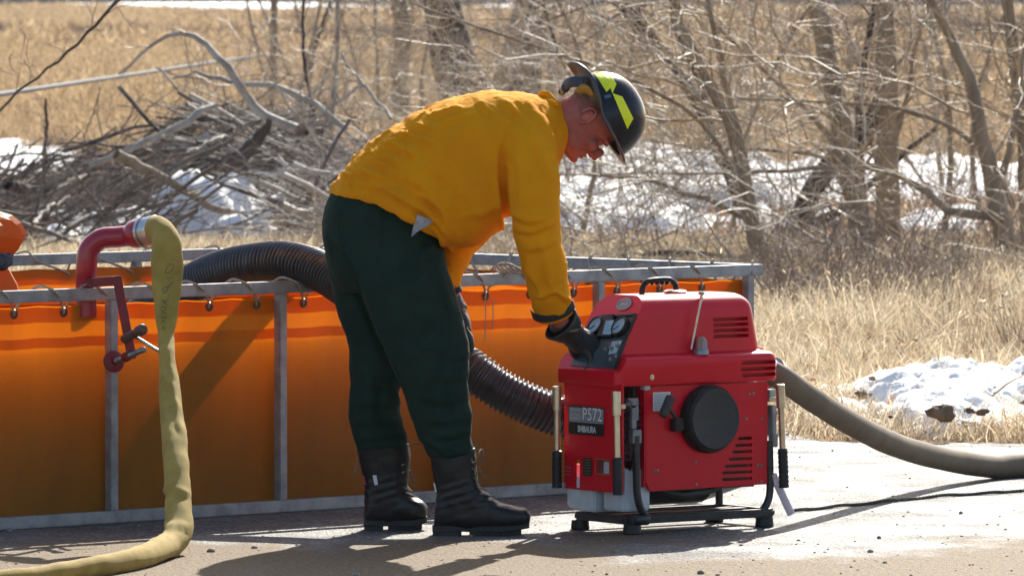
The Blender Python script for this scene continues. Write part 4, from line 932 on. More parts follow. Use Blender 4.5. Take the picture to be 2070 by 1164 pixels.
# ================================================================ GREY DISCHARGE HOSE ON THE RIGHT
M_greyhose = mat('dusty_canvas_hose', (0.13, 0.095, 0.062), (0.23, 0.175, 0.115), rough=0.8, scale=7, bump=0.0015, bscale=300, detail=9, contrast=(0.3, 0.7))
def grey_hose():
    pts = [P(1530, 738, 23.2), P(1580, 764, 23.2), P(1640, 805, 23.4), P(1715, 852, 23.8), P(1800, 895, 24.3), P(1890, 923, 24.8), P(1990, 941, 25.2), P(2080, 949, 25.4), P(2220, 955, 25.6), P(2600, 962, 25.4), P(3100, 990, 24.6)]
    t = thing('discharge_hose', 'thick dusty grey-brown hose curving from the back of the pump down to the road', 'hose', (pts[-4].x, pts[-4].y, 0)); O = t.location
    c = catmull(pts, 10); g = rng.normal(0, 1, len(c)); r = [0.0415*(1+0.012*math.sin(i*0.7)) for i in range(len(c))]
    c = [Vector((p.x, p.y, max(p.z, 0.041))) for p in c]
    MB().tube([p-O for p in c], r, 32).build('hose_body', M_greyhose, t)
grey_hose()
def ground_rope():
    pts = [G(1598, 1033, 0.006), G(1680, 1024, 0.006), G(1780, 1014, 0.006), G(1900, 1002, 0.006), G(2000, 996, 0.006), G(2120, 990, 0.006), G(2600, 985, 0.006), G(3000, 1000, 0.006)]
    t = thing('cord', 'thin dark twisted cord lying across the road behind the pump', 'cord', tuple(pts[0])); O = t.location; c = catmull(pts, 60)
    m = MB()
    for ph in (0, math.pi):
        q = []
        for i, p in enumerate(c): a = i*0.9+ph; q.append(p - O + Vector((0, 0.004*math.cos(a), 0.003*math.sin(a)+0.002*math.sin(i*0.11))))
        m.tube(q, 0.0038, 6)
    m.build('strand', mat('dark_cord_fibre', (0.05, 0.05, 0.04), (0.10, 0.1, 0.08), rough=0.9, scale=90), t)
ground_rope()
# ================================================================ PORTABLE PUMP
M_red = mat('red_gloss_paint', (0.68, 0.001, 0.018), (0.60, 0.001, 0.016), rough=0.45, scale=3, coat=0.22, spec=0.12, bump=0.0012, bscale=9)
M_red.node_tree.nodes['Principled BSDF'].inputs['Coat Roughness'].default_value = 0.27; M_red.node_tree.nodes['Principled BSDF'].inputs['Coat Weight'].default_value = 0.6
M_black = mat('black_plastic', (0.010, 0.010, 0.011), (0.02, 0.02, 0.02), rough=0.45, spec=0.35, scale=30)
M_blackmetal = mat('black_frame_paint', (0.015, 0.016, 0.018), (0.035, 0.035, 0.037), rough=0.38, scale=18, bump=0.0008, bscale=60)
M_starter = mat('dark_grey_plastic', (0.03, 0.03, 0.031), (0.045, 0.043, 0.042), rough=0.6, scale=60)
M_chrome = mat('zinc_plated_steel', (0.75, 0.70, 0.58), (0.6, 0.56, 0.46), rough=0.22, metal=0.9, scale=25)
M_white = mat('white_plastic', (0.62, 0.65, 0.68), (0.48, 0.52, 0.56), rough=0.45, scale=12)
M_castalu = mat('cast_aluminium', (0.30, 0.32, 0.35), (0.2, 0.21, 0.23), rough=0.45, metal=0.5, scale=30)
M_engine = mat('oily_engine', (0.02, 0.02, 0.022), (0.06, 0.06, 0.065), rough=0.45, scale=14, bump=0.004, bscale=30)
M_print = mat('white_print', (0.75, 0.76, 0.76), (0.6, 0.62, 0.62), rough=0.5, scale=50)
M_glass = mat('gauge_face', (0.15, 0.36, 0.54), (0.26, 0.50, 0.68), rough=0.12, scale=25, coat=0.2)
PH = R(36.0); c0 = G(1250, 1081); c0 = Vector((c0.x, c0.y, 0))
e1 = Vector((math.cos(PH), math.sin(PH), 0)); e2 = Vector((-math.sin(PH), math.cos(PH), 0)); e3 = Vector((0, 0, 1))
PC = Vector((0, 0, CAMZ))
def on(x, y, p0, n):
    """photo point -> local pump coordinates on the plane (p0, n given in local coordinates)"""
    Pw = c0 + e1*p0[0] + e2*p0[1] + e3*p0[2]; nw = e1*n[0] + e2*n[1] + e3*n[2]; d = ray(x, y); s = (Pw-PC).dot(nw)/d.dot(nw); q = PC + d*s - c0
    return Vector((q.dot(e1), q.dot(e2), q.dot(e3)))
def LF(x, y, off=0.0): return on(x, y, (0, -off, 0), (0, -1, 0))     # right-hand face, facing the camera
def LS(x, y, off=0.0): return on(x, y, (-off, 0, 0), (-1, 0, 0))     # left-hand face
def text_mesh(s, size, bold=0.0, width=1.0):
    cu = bpy.data.curves.new('t', 'FONT'); cu.body = s; cu.size = size; cu.extrude = 0.0004; cu.offset = bold; cu.align_x = 'CENTER'; cu.align_y = 'CENTER'; cu.resolution_u = 3
    o = bpy.data.objects.new('t', cu); COL.objects.link(o); me = evaluated(o); bpy.data.objects.remove(o); me.transform(Matrix.Diagonal((width, 1, 1, 1))); return me
pump = thing('portable_fire_pump', 'red portable fire pump on a black tube frame in front of the tank', 'pump', tuple(c0), PH)
def pm(mb, name, m, bevel=0.0, parent=None, label=None, smooth=True, seg=2): return mb.build(name, m, parent or pump, bevel=bevel, smooth=smooth, seg=seg, label=label)
def rrect(x0, x1, y0, y1, z, r, n=6, dz=None):
    pts = []
    for cx_, cy_, a0 in ((x1-r, y1-r, 0), (x0+r, y1-r, 90), (x0+r, y0+r, 180), (x1-r, y0+r, 270)):
        for k in range(n+1):
            a = R(a0 + 90*k/n); pts.append(Vector((cx_+r*math.cos(a), cy_+r*math.sin(a), z)))
    return pts
# main sizes read off the photo
XR = LF(1568, 800).x; YL = LS(1137, 850).y; ZB = LF(1312, 993).z; ZT = LF(1310, 772).z; XF0 = LF(1308, 900).x
Z_ = lambda y: LF(1400, y).z
D2 = YL + 0.03
# hood: lower shell, sloped shoulder, upper shell, all cut off by the slanted control face
def back(v, y):
    """a point seen on the right-hand face, moved along its sight line to local depth y"""
    w0 = c0 + e1*v.x + e2*v.y + e3*v.z; d = w0-PC; n = e2; s = (c0 + e2*y - PC).dot(n)/d.dot(n); q_ = PC + d*s - c0; return Vector((q_.dot(e1), q_.dot(e2), q_.z))
z1 = Z_(716); zt = Z_(597); fb = back(LF(1250, 752), 0.0); ft = back(LF(1303, 603), 0.05)
H = ft.z-fb.z; xs = ft.x-fb.x; xt0 = fb.x; 
def hood():
    zb = Z_(774)
    x0 = -0.012; x1 = XR + 0.006; y0 = -0.014; y1 = D2
    rings = [rrect(x0+0.004, x1-0.004, y0+0.004, y1, zb-0.002, 0.03), rrect(x0, x1, y0, y1, zb+0.004, 0.03), rrect(x0, x1, y0, y1, z1-0.022, 0.032)]
    for k in range(1, 7):
        a = k/6*math.pi/2; i_ = 0.020*(1-math.cos(a)); rings.append(rrect(x0+i_, x1-i_, y0+i_, y1-i_, z1-0.022+0.022*math.sin(a), 0.034))
    rings.append(rrect(x0+0.032, x1-0.030, y0+0.040, y1-0.03, z1+0.003, 0.03))
    Hh = zt - z1
    for f in (0.03, 0.3, 0.55, 0.72): rings.append(rrect(x0+0.034, x1-0.034-0.030*f, y0+0.045+0.014*f, y1-0.04, z1+Hh*f, 0.035))
    rr_ = Hh*0.28
    for k in range(1, 9):
        a = k/8*math.pi/2; i_ = 0.065*(1-math.cos(a)); rings.append(rrect(x0+0.034+i_*0.3, x1-0.057-i_*0.8, y0+0.056+i_, y1-0.045-i_, z1+Hh*0.72+rr_*math.sin(a), 0.035))
    m = MB(); m.loft(rings); me = m.mesh('hood')
    cu = MB()
    for y in (647, 658, 669.5, 681):
        a = LF(1453, y); b = LF(1518, y); cu.box(((a.x+b.x)/2+0.012, 0.03, a.z), ((b.x-a.x)/2+0.006, 0.040, 0.0058))
    for y, xa in ((733, 1492), (746, 1490), (758, 1492)):
        a = LF(xa, y); b = LF(1562, y); cu.box(((a.x+b.x)/2+0.006, -0.01, a.z), ((b.x-a.x)/2, 0.035, 0.0058))
    # everything in front of the slanted face is taken off
    ang = math.atan2(xs, H); rot = Matrix.Rotation(ang, 3, 'Y'); nn = Vector((-H, 0, xs)).normalized(); mid = Vector((fb.x, 0.2, fb.z)) + (Vector((xs, 0, H)))*0.5
    wedge = MB(); up_ = Vector((xs, 0, H)).normalized(); pts = []
    bot = Vector((fb.x, 0, fb.z)) - up_*0.0; q = [bot, bot + up_*0.6, bot + up_*0.6 + nn*0.5, Vector((bot.x-0.5, 0, bot.z))]
    wedge.prism([v + Vector((0, -0.3, 0)) for v in q], (0, 1.2, 0))
    me2 = cut(cut(me, wedge), cu); o = link('hood', me2, M_red, pump)
    try: me2.set_sharp_from_angle(angle=R(35))
    except Exception: pass
    m = MB(); a = LF(1453, 660); b = LF(1518, 660); m.box(((a.x+b.x)/2, 0.075, a.z), (0.05, 0.003, 0.035)); pm(m, 'vent_filter', mat('grey_foam', (0.28, 0.24, 0.20), (0.42, 0.38, 0.33), rough=0.9, scale=70))
    return x0, x1, y0, y1
hx0, hx1, hy0, hy1 = hood()
nrm = Vector((-H, 0, xs)).normalized(); p0f = Vector((fb.x, 0, fb.z))
def LC(x, y, off=0.0): return on(x, y, p0f + nrm*off, nrm)
def face_slab(pts, off, th, name, m, bevel=0.0, label=None):
    q = [LC(x, y, off) for x, y in pts]; mb = MB(); mb.prism(q, nrm*th); return pm(mb, name, m, bevel=bevel, label=label)
face_slab([(1214, 639), (1285, 634), (1243, 746), (1155, 739)], 0.0005, 0.004, 'control_plate', mat('control_plate_black', (0.03, 0.05, 0.06), (0.07, 0.12, 0.15), rough=0.35, scale=8))
for pts in ([(1212, 642), (1288, 635), (1286, 638), (1211, 645)], [(1283, 636), (1287, 636), (1246, 747), (1242, 747)]):
    face_slab(pts, 0.006, 0.005, 'plate_rim', M_black)
def gauge(cx, cy, r):
    c = LC(cx, cy, 0.006); o = MB(); o.lathe(c, nrm, [(0, r*1.12), (0.014, r*1.12), (0.018, r*1.05), (0.0181, r*0.93), (0.012, r*0.92)], 28); g = pm(o, 'gauge', M_black)
    f = MB(); f.lathe(c + nrm*0.010, nrm, [(0, r*0.92), (0.004, r*0.92)], 28); pm(f, 'gauge_face', M_glass, parent=g)
    u = Vector((0, 1, 0)); v = nrm.cross(u); n = MB(); n.bar(c+nrm*0.0155, c+nrm*0.0155+(u*0.6+v*0.5)*r, 0.002, 0.0015, up=nrm); pm(n, 'needle', M_black, parent=g)
gauge(1208, 662, 0.031); gauge(1257, 663, 0.031)
face_slab([(1222, 640), (1246, 638), (1240, 684), (1212, 684)], 0.006, 0.014, 'display_housing', M_black, bevel=0.002)
face_slab([(1225, 648), (1241, 647), (1235, 676), (1218, 676)], 0.0205, 0.001, 'display_screen', M_glass)
for x, y in ((1250, 700), (1238, 705), (1226, 708), (1248, 722), (1236, 728)):
    c = LC(x, y, 0.006); m = MB(); m.lathe(c, nrm, [(0, 0.007), (0.009, 0.007), (0.010, 0.005)], 12); pm(m, 'control_button', M_castalu)
face_slab([(1238, 690), (1258, 688), (1246, 714), (1230, 716)], 0.0066, 0.001, 'instruction_sticker', mat('blue_grey_sticker', (0.20, 0.42, 0.56), (0.4, 0.6, 0.7), rough=0.3, scale=90))
# oval badge above the controls
c = LC(1262, 615, 0.001); mb = MB(); yv = Vector((0, 1, 0)); uv = nrm.cross(yv)
mb.prism([c + yv*(0.040*math.cos(a)) + uv*(0.024*math.sin(a)) for a in np.linspace(0, 2*math.pi, 29)[:-1]], nrm*0.0025); bd = pm(mb, 'round_badge', mat('badge_blue_grey', (0.10, 0.17, 0.23), (0.22, 0.28, 0.33), rough=0.3, scale=60))
mb = MB(); 
for rr_ in (0.8, 0.45):
    q = [c + nrm*0.0028 + yv*(0.040*rr_*math.cos(a)) + uv*(0.024*rr_*math.sin(a)) for a in np.linspace(0.3, 5.6, 24)]; mb.tube(q, 0.0011, 5)
mb.bar(c+nrm*0.0028-yv*0.012, c+nrm*0.0028+yv*0.014, 0.004, 0.001, up=nrm); pm(mb, 'badge_emblem', M_print, parent=bd)
# top handle, cap, knob, rod
q = [LF(1297, 598), LF(1299, 580), LF(1306, 570), LF(1318, 566), LF(1345, 564), LF(1360, 567), LF(1367, 578), LF(1368, 598)]
for v in q: v.y = 0.15
off_x = 0.15*math.tan(0)  # handle stands in the middle of the hood
q = [back(LF(x, y), 0.17) for x, y in ((1297, 600), (1299, 582), (1306, 571), (1318, 567), (1345, 565), (1358, 568), (1366, 579), (1368, 600))]
mb = MB(); mb.tube(catmull(q, 5), 0.0095, 12); hd = pm(mb, 'carry_handle', M_black)
mb = MB()
for k in range(4):
    mb.ball(back(LF(1318+k*10, 572), 0.17), (0.007, 0.009, 0.007), 8, 6)
pm(mb, 'handle_grip', M_black, parent=hd)
c = back(LF(1365, 597), 0.15); mb = MB(); mb.lathe((c.x, c.y, c.z-0.012), (0, 0, 1), [(0, 0.022), (0.016, 0.022), (0.018, 0.036), (0.026, 0.038), (0.030, 0.030)], 24); pm(mb, 'filler_cap', M_alu)
a = back(LF(1418, 600), 0.06); b = back(LF(1418, 588), 0.06); mb = MB(); mb.lathe(a, (0, 0, 1), [(-0.02, 0.006), (0.004, 0.006), (0.006, 0.011), (0.014, 0.012), (0.018, 0.008)], 16); pm(mb, 'rod_knob', M_chrome)
mb = MB(); mb.tube([back(LF(1417, 606), 0.02), back(LF(1397, 706), 0.005)], 0.0042, 8); pm(mb, 'prop_rod', M_alu)
a = LF(1421, 706); a.y = 0.002; mb = MB(); mb.lathe((a.x, 0.010, z1-0.002), (0, 0, 1), [(0, 0.024), (0.012, 0.023), (0.016, 0.020), (0.020, 0.0185), (0.048, 0.0175), (0.056, 0.012), (0.058, 0.006)], 20); wl = pm(mb, 'warning_lamp', mat('smoked_lens', (0.30, 0.16, 0.10), (0.36, 0.24, 0.18), rough=0.15, scale=20, coat=0.4))
mb = MB(); mb.lathe((a.x, 0.010, z1-0.001), (0, 0, 1), [(0, 0.0255), (0.013, 0.0245), (0.018, 0.020)], 20); mb.box((a.x, -0.008, z1+0.03), (0.011, 0.0015, 0.013)); pm(mb, 'lamp_base', M_castalu, parent=wl)
# right-hand panel with its louvres
def panel_front():
    x0 = XF0; x1 = LF(1552, 850).x; m = MB(); z0 = ZB; zt_ = Z_(777)
    m.prism([(x0+0.012, 0, z0), (x1, 0, z0+0.004), (x1, 0, zt_), (x0+0.02, 0, zt_), (x0-0.006, 0, Z_(790)), (x0-0.006, 0, z0+0.03)], (0, 0.010, 0)); me = m.mesh('p', bevel=0.002); cu = MB()
    for y, xa in ((886, 1493), (900, 1487), (913.5, 1481), (928, 1474), (942, 1466), (955.5, 1461), (969, 1460)):
        a = LF(xa, y); b = LF(1520, y); cu.box(((a.x+b.x)/2, 0.0, a.z), ((b.x-a.x)/2, 0.03, 0.0050))
    o = link('front_panel', cut(me, cu), M_red, pump, smooth=False)
    fl = MB(); fl.box((x0-0.008, 0.03, (z0+zt_)/2+0.004), (0.002, 0.028, (zt_-z0)/2-0.01)); pm(fl, 'panel_flange', M_red)
    for x, y in ((1515, 796), (1523, 795), (1509, 846), (1540, 846), (1532, 940), (1539, 940), (1540, 973), (1407, 933), (1408, 979), (1323, 951), (1330, 951)):
        c = LF(x, y, 0.001); s = MB(); s.lathe(c + Vector((0, 0.001, 0)), (0, -1, 0), [(0, 0.0052), (0.0022, 0.0050), (0.0034, 0.003)], 10); pm(s, 'screw', M_steel)
    c = LF(1318, 762, 0.016); s = MB(); s.lathe(c, (0, -1, 0), [(0, 0.009), (0.001, 0.009)], 14); s.lathe(c, (0, -1, 0), [(0.001, 0.006), (0.004, 0.005)], 6); pm(s, 'hood_bolt', M_chrome)
panel_front()
# left-hand panel with windows
def panel_left():
    ya = LS(1257, 900).y; yb = LS(1140, 900).y; m = MB(); zt_ = LS(1190, 770).z; z0 = LS(1200, 992).z
    m.prism([(0, ya, z0+0.004), (0, ya, zt_-0.006), (0, ya+0.01, zt_), (0, yb, zt_), (0, yb, z0), (0, ya+0.01, z0)], (0.010, 0, 0)); me = m.mesh('p', bevel=0.002); cu = MB()
    for (xa, ya_, xb, yb_) in ((1206, 929, 1231, 958), (1161, 928, 1172, 986)):
        a = LS(xa, ya_); b = LS(xb, yb_); cu.box((0, (a.y+b.y)/2, (a.z+b.z)/2), (0.03, abs(a.y-b.y)/2, abs(a.z-b.z)/2))
    link('side_panel', cut(me, cu), M_red, pump, smooth=False)
    mb = MB(); a = LS(1204, 927); b = LS(1233, 960); fr = []
    for p, q_ in (((a.y, a.z), (b.y, a.z)), ((b.y, a.z), (b.y, b.z)), ((b.y, b.z), (a.y, b.z)), ((a.y, b.z), (a.y, a.z))): mb.bar((-0.001, *p), (-0.001, *q_), 0.003, 0.003, up=(1, 0, 0))
    pm(mb, 'window_trim', mat('brass_trim', (0.4, 0.3, 0.12), (0.25, 0.17, 0.08), rough=0.4, metal=0.6, scale=60))
    a = LS(1206, 935); b = LS(1231, 958); mb = MB(); mb.box((0.03, (a.y+b.y)/2, (a.z+b.z)/2), (0.004, 0.03, 0.02)); a = LS(1160, 960); mb.box((0.03, a.y, a.z), (0.004, 0.02, 0.035)); pm(mb, 'coolant_bottle', M_white)
    # name plate
    def rr2(x0, y0, x1, y1, off, th, name, m, parent=None, r=0.006, label=None):
        a = LS(x0, y0, off); b = LS(x1, y1, off); ya_, yb_, za, zb_ = max(a.y, b.y), min(a.y, b.y), max(a.z, b.z), min(a.z, b.z); q = []
        for cy_, cz_, a0 in ((ya_-r, za-r, 0), (yb_+r, za-r, 90), (yb_+r, zb_+r, 180), (ya_-r, zb_+r, 270)):
            for k in range(5): an = R(a0+90*k/4); q.append((-off, cy_+r*math.cos(an), cz_+r*math.sin(an)))
        s = MB(); s.prism(q, (-th, 0, 0)); return pm(s, name, m, parent=parent, smooth=False, label=label), (ya_+yb_)/2, (za+zb_)/2, ya_-yb_, za-zb_
    pl, yc, zc, wy, hz = rr2(1150, 818, 1221, 882, 0.0015, 0.002, 'name_plate', M_black, r=0.008)
    rr2(1151, 822, 1220, 857, 0.0037, 0.0006, 'plate_band', mat('silver_grey_print', (0.20, 0.22, 0.25), (0.42, 0.43, 0.45), rough=0.35, scale=3, stretch=(1, 1, 14)), parent=pl, r=0.004)
    RT = Matrix(((0, 0, -1, 0), (-1, 0, 0, 0), (0, 1, 0, 0), (0, 0, 0, 1)))   # text x -> -y, text y -> z, text z -> -x
    def put(s, x, y, size, m, off, bold=0.0, width=1.0):
        me = text_mesh(s, size, bold, width); c = LS(x, y, off); me.transform(Matrix.Translation(c) @ RT); o = link('lettering', me, m, pl, smooth=False); return o
    put('P572', 1197, 839, 0.058, mat('dark_outline', (0.02, 0.03, 0.04)), 0.0050, 0.0028, 0.93)
    put('P572', 1197, 839, 0.058, M_print, 0.0056, 0.0010, 0.93)
    put('SHIBAURA', 1186, 868, 0.029, M_print, 0.0050, 0.0006, 0.72)
    grey = mat('faint_print', (0.40, 0.38, 0.42), (0.5, 0.48, 0.5), rough=0.5, scale=80)
    for y in (828, 837, 846): rr2(1153, y-2.2, 1172, y+2.0, 0.0045, 0.0004, 'print_line', grey, parent=pl, r=0.001)
    # barcode-like gold sticker and faint stencilled lines
    st, yc, zc, wy, hz = rr2(1179, 924, 1196, 962, 0.0015, 0.0008, 'rating_sticker', M_black, r=0.002)
    for k in range(6): rr2(1181, 928+k*5.6, 1194, 930+k*5.6, 0.0025, 0.0003, 'sticker_line', mat('gold_print', (0.35, 0.27, 0.12)), parent=st, r=0.0005)
    pk = mat('faded_pink_print', (0.45, 0.10, 0.12))
    for (x0, y0, x1, y1) in ((1142, 881, 1151, 885), (1143, 888, 1150, 891), (1144, 895, 1150, 898), (1142, 942, 1155, 946), (1142, 950, 1155, 953), (1142, 957, 1155, 960), (1139, 821, 1144, 823), (1226, 829, 1231, 831)): rr2(x0, y0, x1, y1, 0.0012, 0.0003, 'faded_print', pk, r=0.0005)
    for x, y in ((1142, 980),): 
        c = LS(x, y, 0.001); s = MB(); s.lathe(c, (-1, 0, 0), [(0, 0.005), (0.003, 0.003)], 10); pm(s, 'screw', M_steel)
panel_left()
# machinery seen through the gap and under the panels
def machinery():
    xe = XR
    m = MB(); m.box((xe*0.55, D2*0.5, 0.30), (xe*0.38, D2*0.40, 0.17)); pm(m, 'engine_block', M_engine, bevel=0.01)
    m = MB()
    for k in range(9): m.box((0.075, 0.05+k*0.0, 0.24+k*0.022), (0.035, 0.03, 0.004))
    pm(m, 'cooling_fins', M_engine)
    m = MB(); a = LF(1360, 985); m.lathe((a.x-0.05, 0.14, 0.165), (1, 0, 0), [(0, 0.05), (0.02, 0.085), (0.26, 0.085), (0.30, 0.05)], 24); pm(m, 'engine_sump', M_engine)
    m = MB(); a = LF(1430, 1000); m.tube([(0.2, 0.06, a.z+0.02), (0.3, 0.05, a.z), (0.42, 0.05, a.z+0.012), (0.46, 0.05, a.z+0.03)], 0.012, 10); pm(m, 'exhaust_pipe', M_engine)
    # hoses and cables in the gap
    g = random.Random(4); m = MB()
    for k in range(7):
        y = g.uniform(0.0, 0.05); x = g.uniform(0.02, 0.09); m.tube(catmull([(x, y, 0.47), (x+g.uniform(-.02, .03), y+0.01, 0.38), (x+g.uniform(-.02, .03), y, 0.28), (x, y+0.02, 0.2)], 5), g.uniform(0.003, 0.007), 8)
    pm(m, 'cables', M_black)
    # pump casing and latches between the panels
    a = LF(1287, 860); 
    m = MB(); m.box((0.057, 0.012, LF(1280, 812).z), (0.022, 0.016, 0.012)); m.box((0.061, 0.006, LF(1280, 845).z), (0.010, 0.010, 0.034)); m.tube([(0.073, 0.0, LF(1280, 820).z), (0.073, 0.0, LF(1280, 850).z)], 0.007, 10); m.box((0.067, 0.0, LF(1280, 882).z), (0.018, 0.013, 0.022)); pm(m, 'frame_clamp', M_castalu, bevel=0.003)
    m = MB(); c = LF(1262, 817); m.lathe((0.03, -0.008, c.z), (0.6, -0.8, 0), [(0, 0.014), (0.012, 0.014), (0.0125, 0.006), (0.016, 0.006)], 16); pm(m, 'clamp_eye', M_steel)
    m = MB(); m.box((LF(1306, 777).x+0.006, 0.012, LF(1306, 782).z+0.002), (0.014, 0.012, 0.014)); pm(m, 'hinge_block', M_white, bevel=0.003)
    # white tanks at the foot
    zb, zt_ = LF(1290, 1040).z, 0.20
    m = MB(); m.box((0.09, 0.075, (zb+zt_)/2+0.01), (0.055, 0.055, (zt_-zb)/2)); o = pm(m, 'battery_box', M_white, bevel=0.006)
    m = MB(); m.box((0.06, 0.20, (zb+zt_)/2-0.01), (0.045, 0.05, (zt_-zb)/2-0.012)); pm(m, 'battery_box', M_white, bevel=0.006)
    m = MB(); m.lathe((0.05, D2-0.07, zb+0.01), (0, 0, 1), [(0, 0.04), (0.01, 0.048), (0.09, 0.048), (0.1, 0.04)], 20); pm(m, 'drain_bowl', M_white)
    m = MB(); m.tube([(0.085, 0.035, 0.30), (0.08, 0.03, 0.25), (0.085, 0.03, 0.18)], 0.011, 10); pm(m, 'water_pipe', mat('blue_grey_pipe', (0.12, 0.2, 0.26), (0.2, 0.27, 0.32), rough=0.4, scale=20))
    # electrics behind right-hand edge
    x = LF(1566, 800).x; m = MB(); m.box((x, 0.03, LF(1560, 800).z), (0.014, 0.02, 0.02)); m.box((x+0.004, 0.02, LF(1560, 850).z), (0.010, 0.014, 0.05)); m.box((x+0.002, 0.01, LF(1560, 890).z), (0.012, 0.012, 0.022)); pm(m, 'frame_clamp', M_castalu, bevel=0.003)
machinery()
# recoil starter
def starter():
    a = LF(1365, 845); b = LF(1492, 845); t_ = LF(1428, 777); bt = LF(1428, 915); cx_ = (a.x+b.x)/2; cz_ = (t_.z+bt.z)/2; r = (t_.z-bt.z)/2
    m = MB(); m.lathe((cx_, 0.004, cz_), (0, -1, 0), [(0, r), (0.022, r), (0.030, r*0.985), (0.036, r*0.95)], 48); o = pm(m, 'starter_housing', M_black)
    m = MB(); m.lathe((cx_, -0.030, cz_), (0, -1, 0), [(0, r*0.90), (0.014, r*0.885), (0.020, r*0.86), (0.021, r*0.84), (0.019, r*0.80), (0.0195, 0.01)], 48); pm(m, 'starter_cover', M_starter, parent=o)
    c = LF(1370, 858, 0.02); m = MB(); m.box((c.x-0.0, c.y+0.004, c.z), (0.020, 0.014, 0.022)); pm(m, 'cord_guide', M_black, parent=o, bevel=0.004)
    p0 = LF(1339, 843, 0.05); p1 = LF(1357, 800, 0.05); m = MB(); q = catmull([p0, (p0+p1)/2+Vector((-0.003, -0.004, 0.002)), p1], 6); m.tube(q, [0.008]+[0.0155]*(len(q)-2)+[0.008], 16); pm(m, 'pull_handle', M_starter, bevel=0.0)
    m = MB(); m.tube([LF(1352, 826, 0.05), LF(1362, 838, 0.03), LF(1370, 850, 0.025)], 0.006, 10); pm(m, 'pull_cord', M_starter)
starter()
# warning label
def label_():
    a = LF(1320, 793, 0.0012); b = LF(1355, 829, 0.0012); m = MB(); m.prism([(a.x, a.y, a.z), (b.x, a.y, a.z), (b.x, a.y, b.z), (a.x, a.y, b.z)], (0, -0.0006, 0)); o = pm(m, 'warning_label', M_print, smooth=False)
    tx = mat('small_grey_print', (0.2, 0.2, 0.22))
    for k in range(11):
        z = a.z-0.006-k*0.0047; s = MB(); x = a.x+0.004; g = random.Random(k)
        while x < b.x-0.008:
            w_ = g.uniform(0.004, 0.011); s.prism([(x, a.y-0.0007, z), (min(x+w_, b.x-0.003), a.y-0.0007, z), (min(x+w_, b.x-0.003), a.y-0.0007, z-0.0022), (x, a.y-0.0007, z-0.0022)], (0, -0.0002, 0)); x += w_+0.002
        pm(s, 'print_line', tx, parent=o, smooth=False)
label_()
# drop-down carrying bars
def carry_bar(xc, yt, ym, yb, xg, side, wide=11, depth=0.0, tilt=0):
    off = 0.03
    f = (lambda x, y: LS(x, y, off)) if side == 'S' else (lambda x, y: LF(x, y, off))
    a, b, c_ = f(xc, yt), f(xc+tilt*0.5, ym), f(xc+tilt, yb); ax = (b-a).normalized()
    m = MB(); m.lathe(a, ax, [(0, 0.012), (0.002, 0.0155), (0.078, 0.0155), (0.080, 0.0105), ((b-a).length, 0.0102)], 20); o = pm(m, 'carrying_bar', M_chrome)
    n = 8; L_ = (c_-b).length; prof = [(0, 0.012), (0.002, 0.0165)]
    for k in range(n): s = L_*(k+0.5)/n; prof += [(s-0.003, 0.0150), (s+0.003, 0.0172)]
    prof += [(L_-0.002, 0.0175), (L_, 0.014)]
    m = MB(); m.lathe(b, ax, prof, 20); pm(m, 'bar_grip', M_black, parent=o)
    m = MB(); m.bar(a+ax*0.05, a+ax*0.05+Vector((0.03, 0.0, 0)) if side == 'S' else a+ax*0.05+Vector((-0.02, 0.03, 0)), 0.018, 0.014); pm(m, 'bar_bracket', M_chrome, parent=o)
carry_bar(1126, 780, 910, 986, 0, 'S')
carry_bar(1246, 790, 924, 1000, 0, 'S', tilt=4)
carry_bar(1577, 776, 906, 985, 0, 'F', tilt=10)
# black tube frame, base and feet
def frame():
    zr = LF(1290, 1050).z
    xA = LF(1268, 1050).x; xB = LF(1560, 1048).x; yB = LS(1150, 1048).y
    q0 = [(xA, 0.0, zr), (xB, 0.0, zr), (xB, yB, zr), (xA, yB, zr)]
    m = MB()
    for a, b in ((0, 1), (1, 2), (2, 3), (3, 0)):
        m.bar(q0[a], q0[b], 0.034, 0.026)
    pm(m, 'base_frame', M_blackmetal, bevel=0.006)
    m = MB(); m.bar((xA+0.02, yB*0.5, zr+0.0), (xB, yB*0.5, zr), 0.05, 0.02); m.bar((xA+0.05, 0.02, zr+0.004), (xB-0.04, yB*0.6, zr+0.004), 0.03, 0.016); pm(m, 'cross_member', M_blackmetal, bevel=0.004)
    for (x, y) in ((xA+0.02, 0.0), (xB-0.03, 0.0), (xA+0.01, yB), (xB-0.03, yB)):
        m = MB(); m.lathe((x, y, 0.0), (0, 0, 1), [(0, 0.028), (0.004, 0.031), (zr-0.014, 0.028)], 16); pm(m, 'rubber_foot', M_black)
    r = 0.0125
    zc = LF(1287, 895).z
    p = [LF(1283, 880), LF(1284, 950), LF(1286, 1000), LF(1294, 1030), LF(1308, 1047)]
    m = MB(); m.tube(catmull([v + Vector((0, -0.006, 0)) for v in p], 6), r, 14); pm(m, 'frame_upright', M_blackmetal)
    p = [LF(1557, 890), LF(1558, 960), LF(1557, 1000), LF(1547, 1026), LF(1528, 1042)]
    m = MB(); m.tube(catmull([v + Vector((0, 0.004, 0)) for v in p], 6), r, 14); pm(m, 'frame_upright', M_blackmetal)
    for (x, y) in ((xB-0.01, yB), (0.05, yB-0.05)):
        m = MB(); m.tube([(x, y, zr), (x, y, 0.45)], r, 12); pm(m, 'frame_upright', M_blackmetal)
    m = MB(); c = LF(1290, 1047, 0.014); m.lathe((c.x-0.015, -0.010, zr), (1, -0.15, 0), [(0, 0.012), (0.004, 0.017), (0.05, 0.017), (0.056, 0.012)], 16); pm(m, 'frame_end_cap', M_blackmetal)
frame()
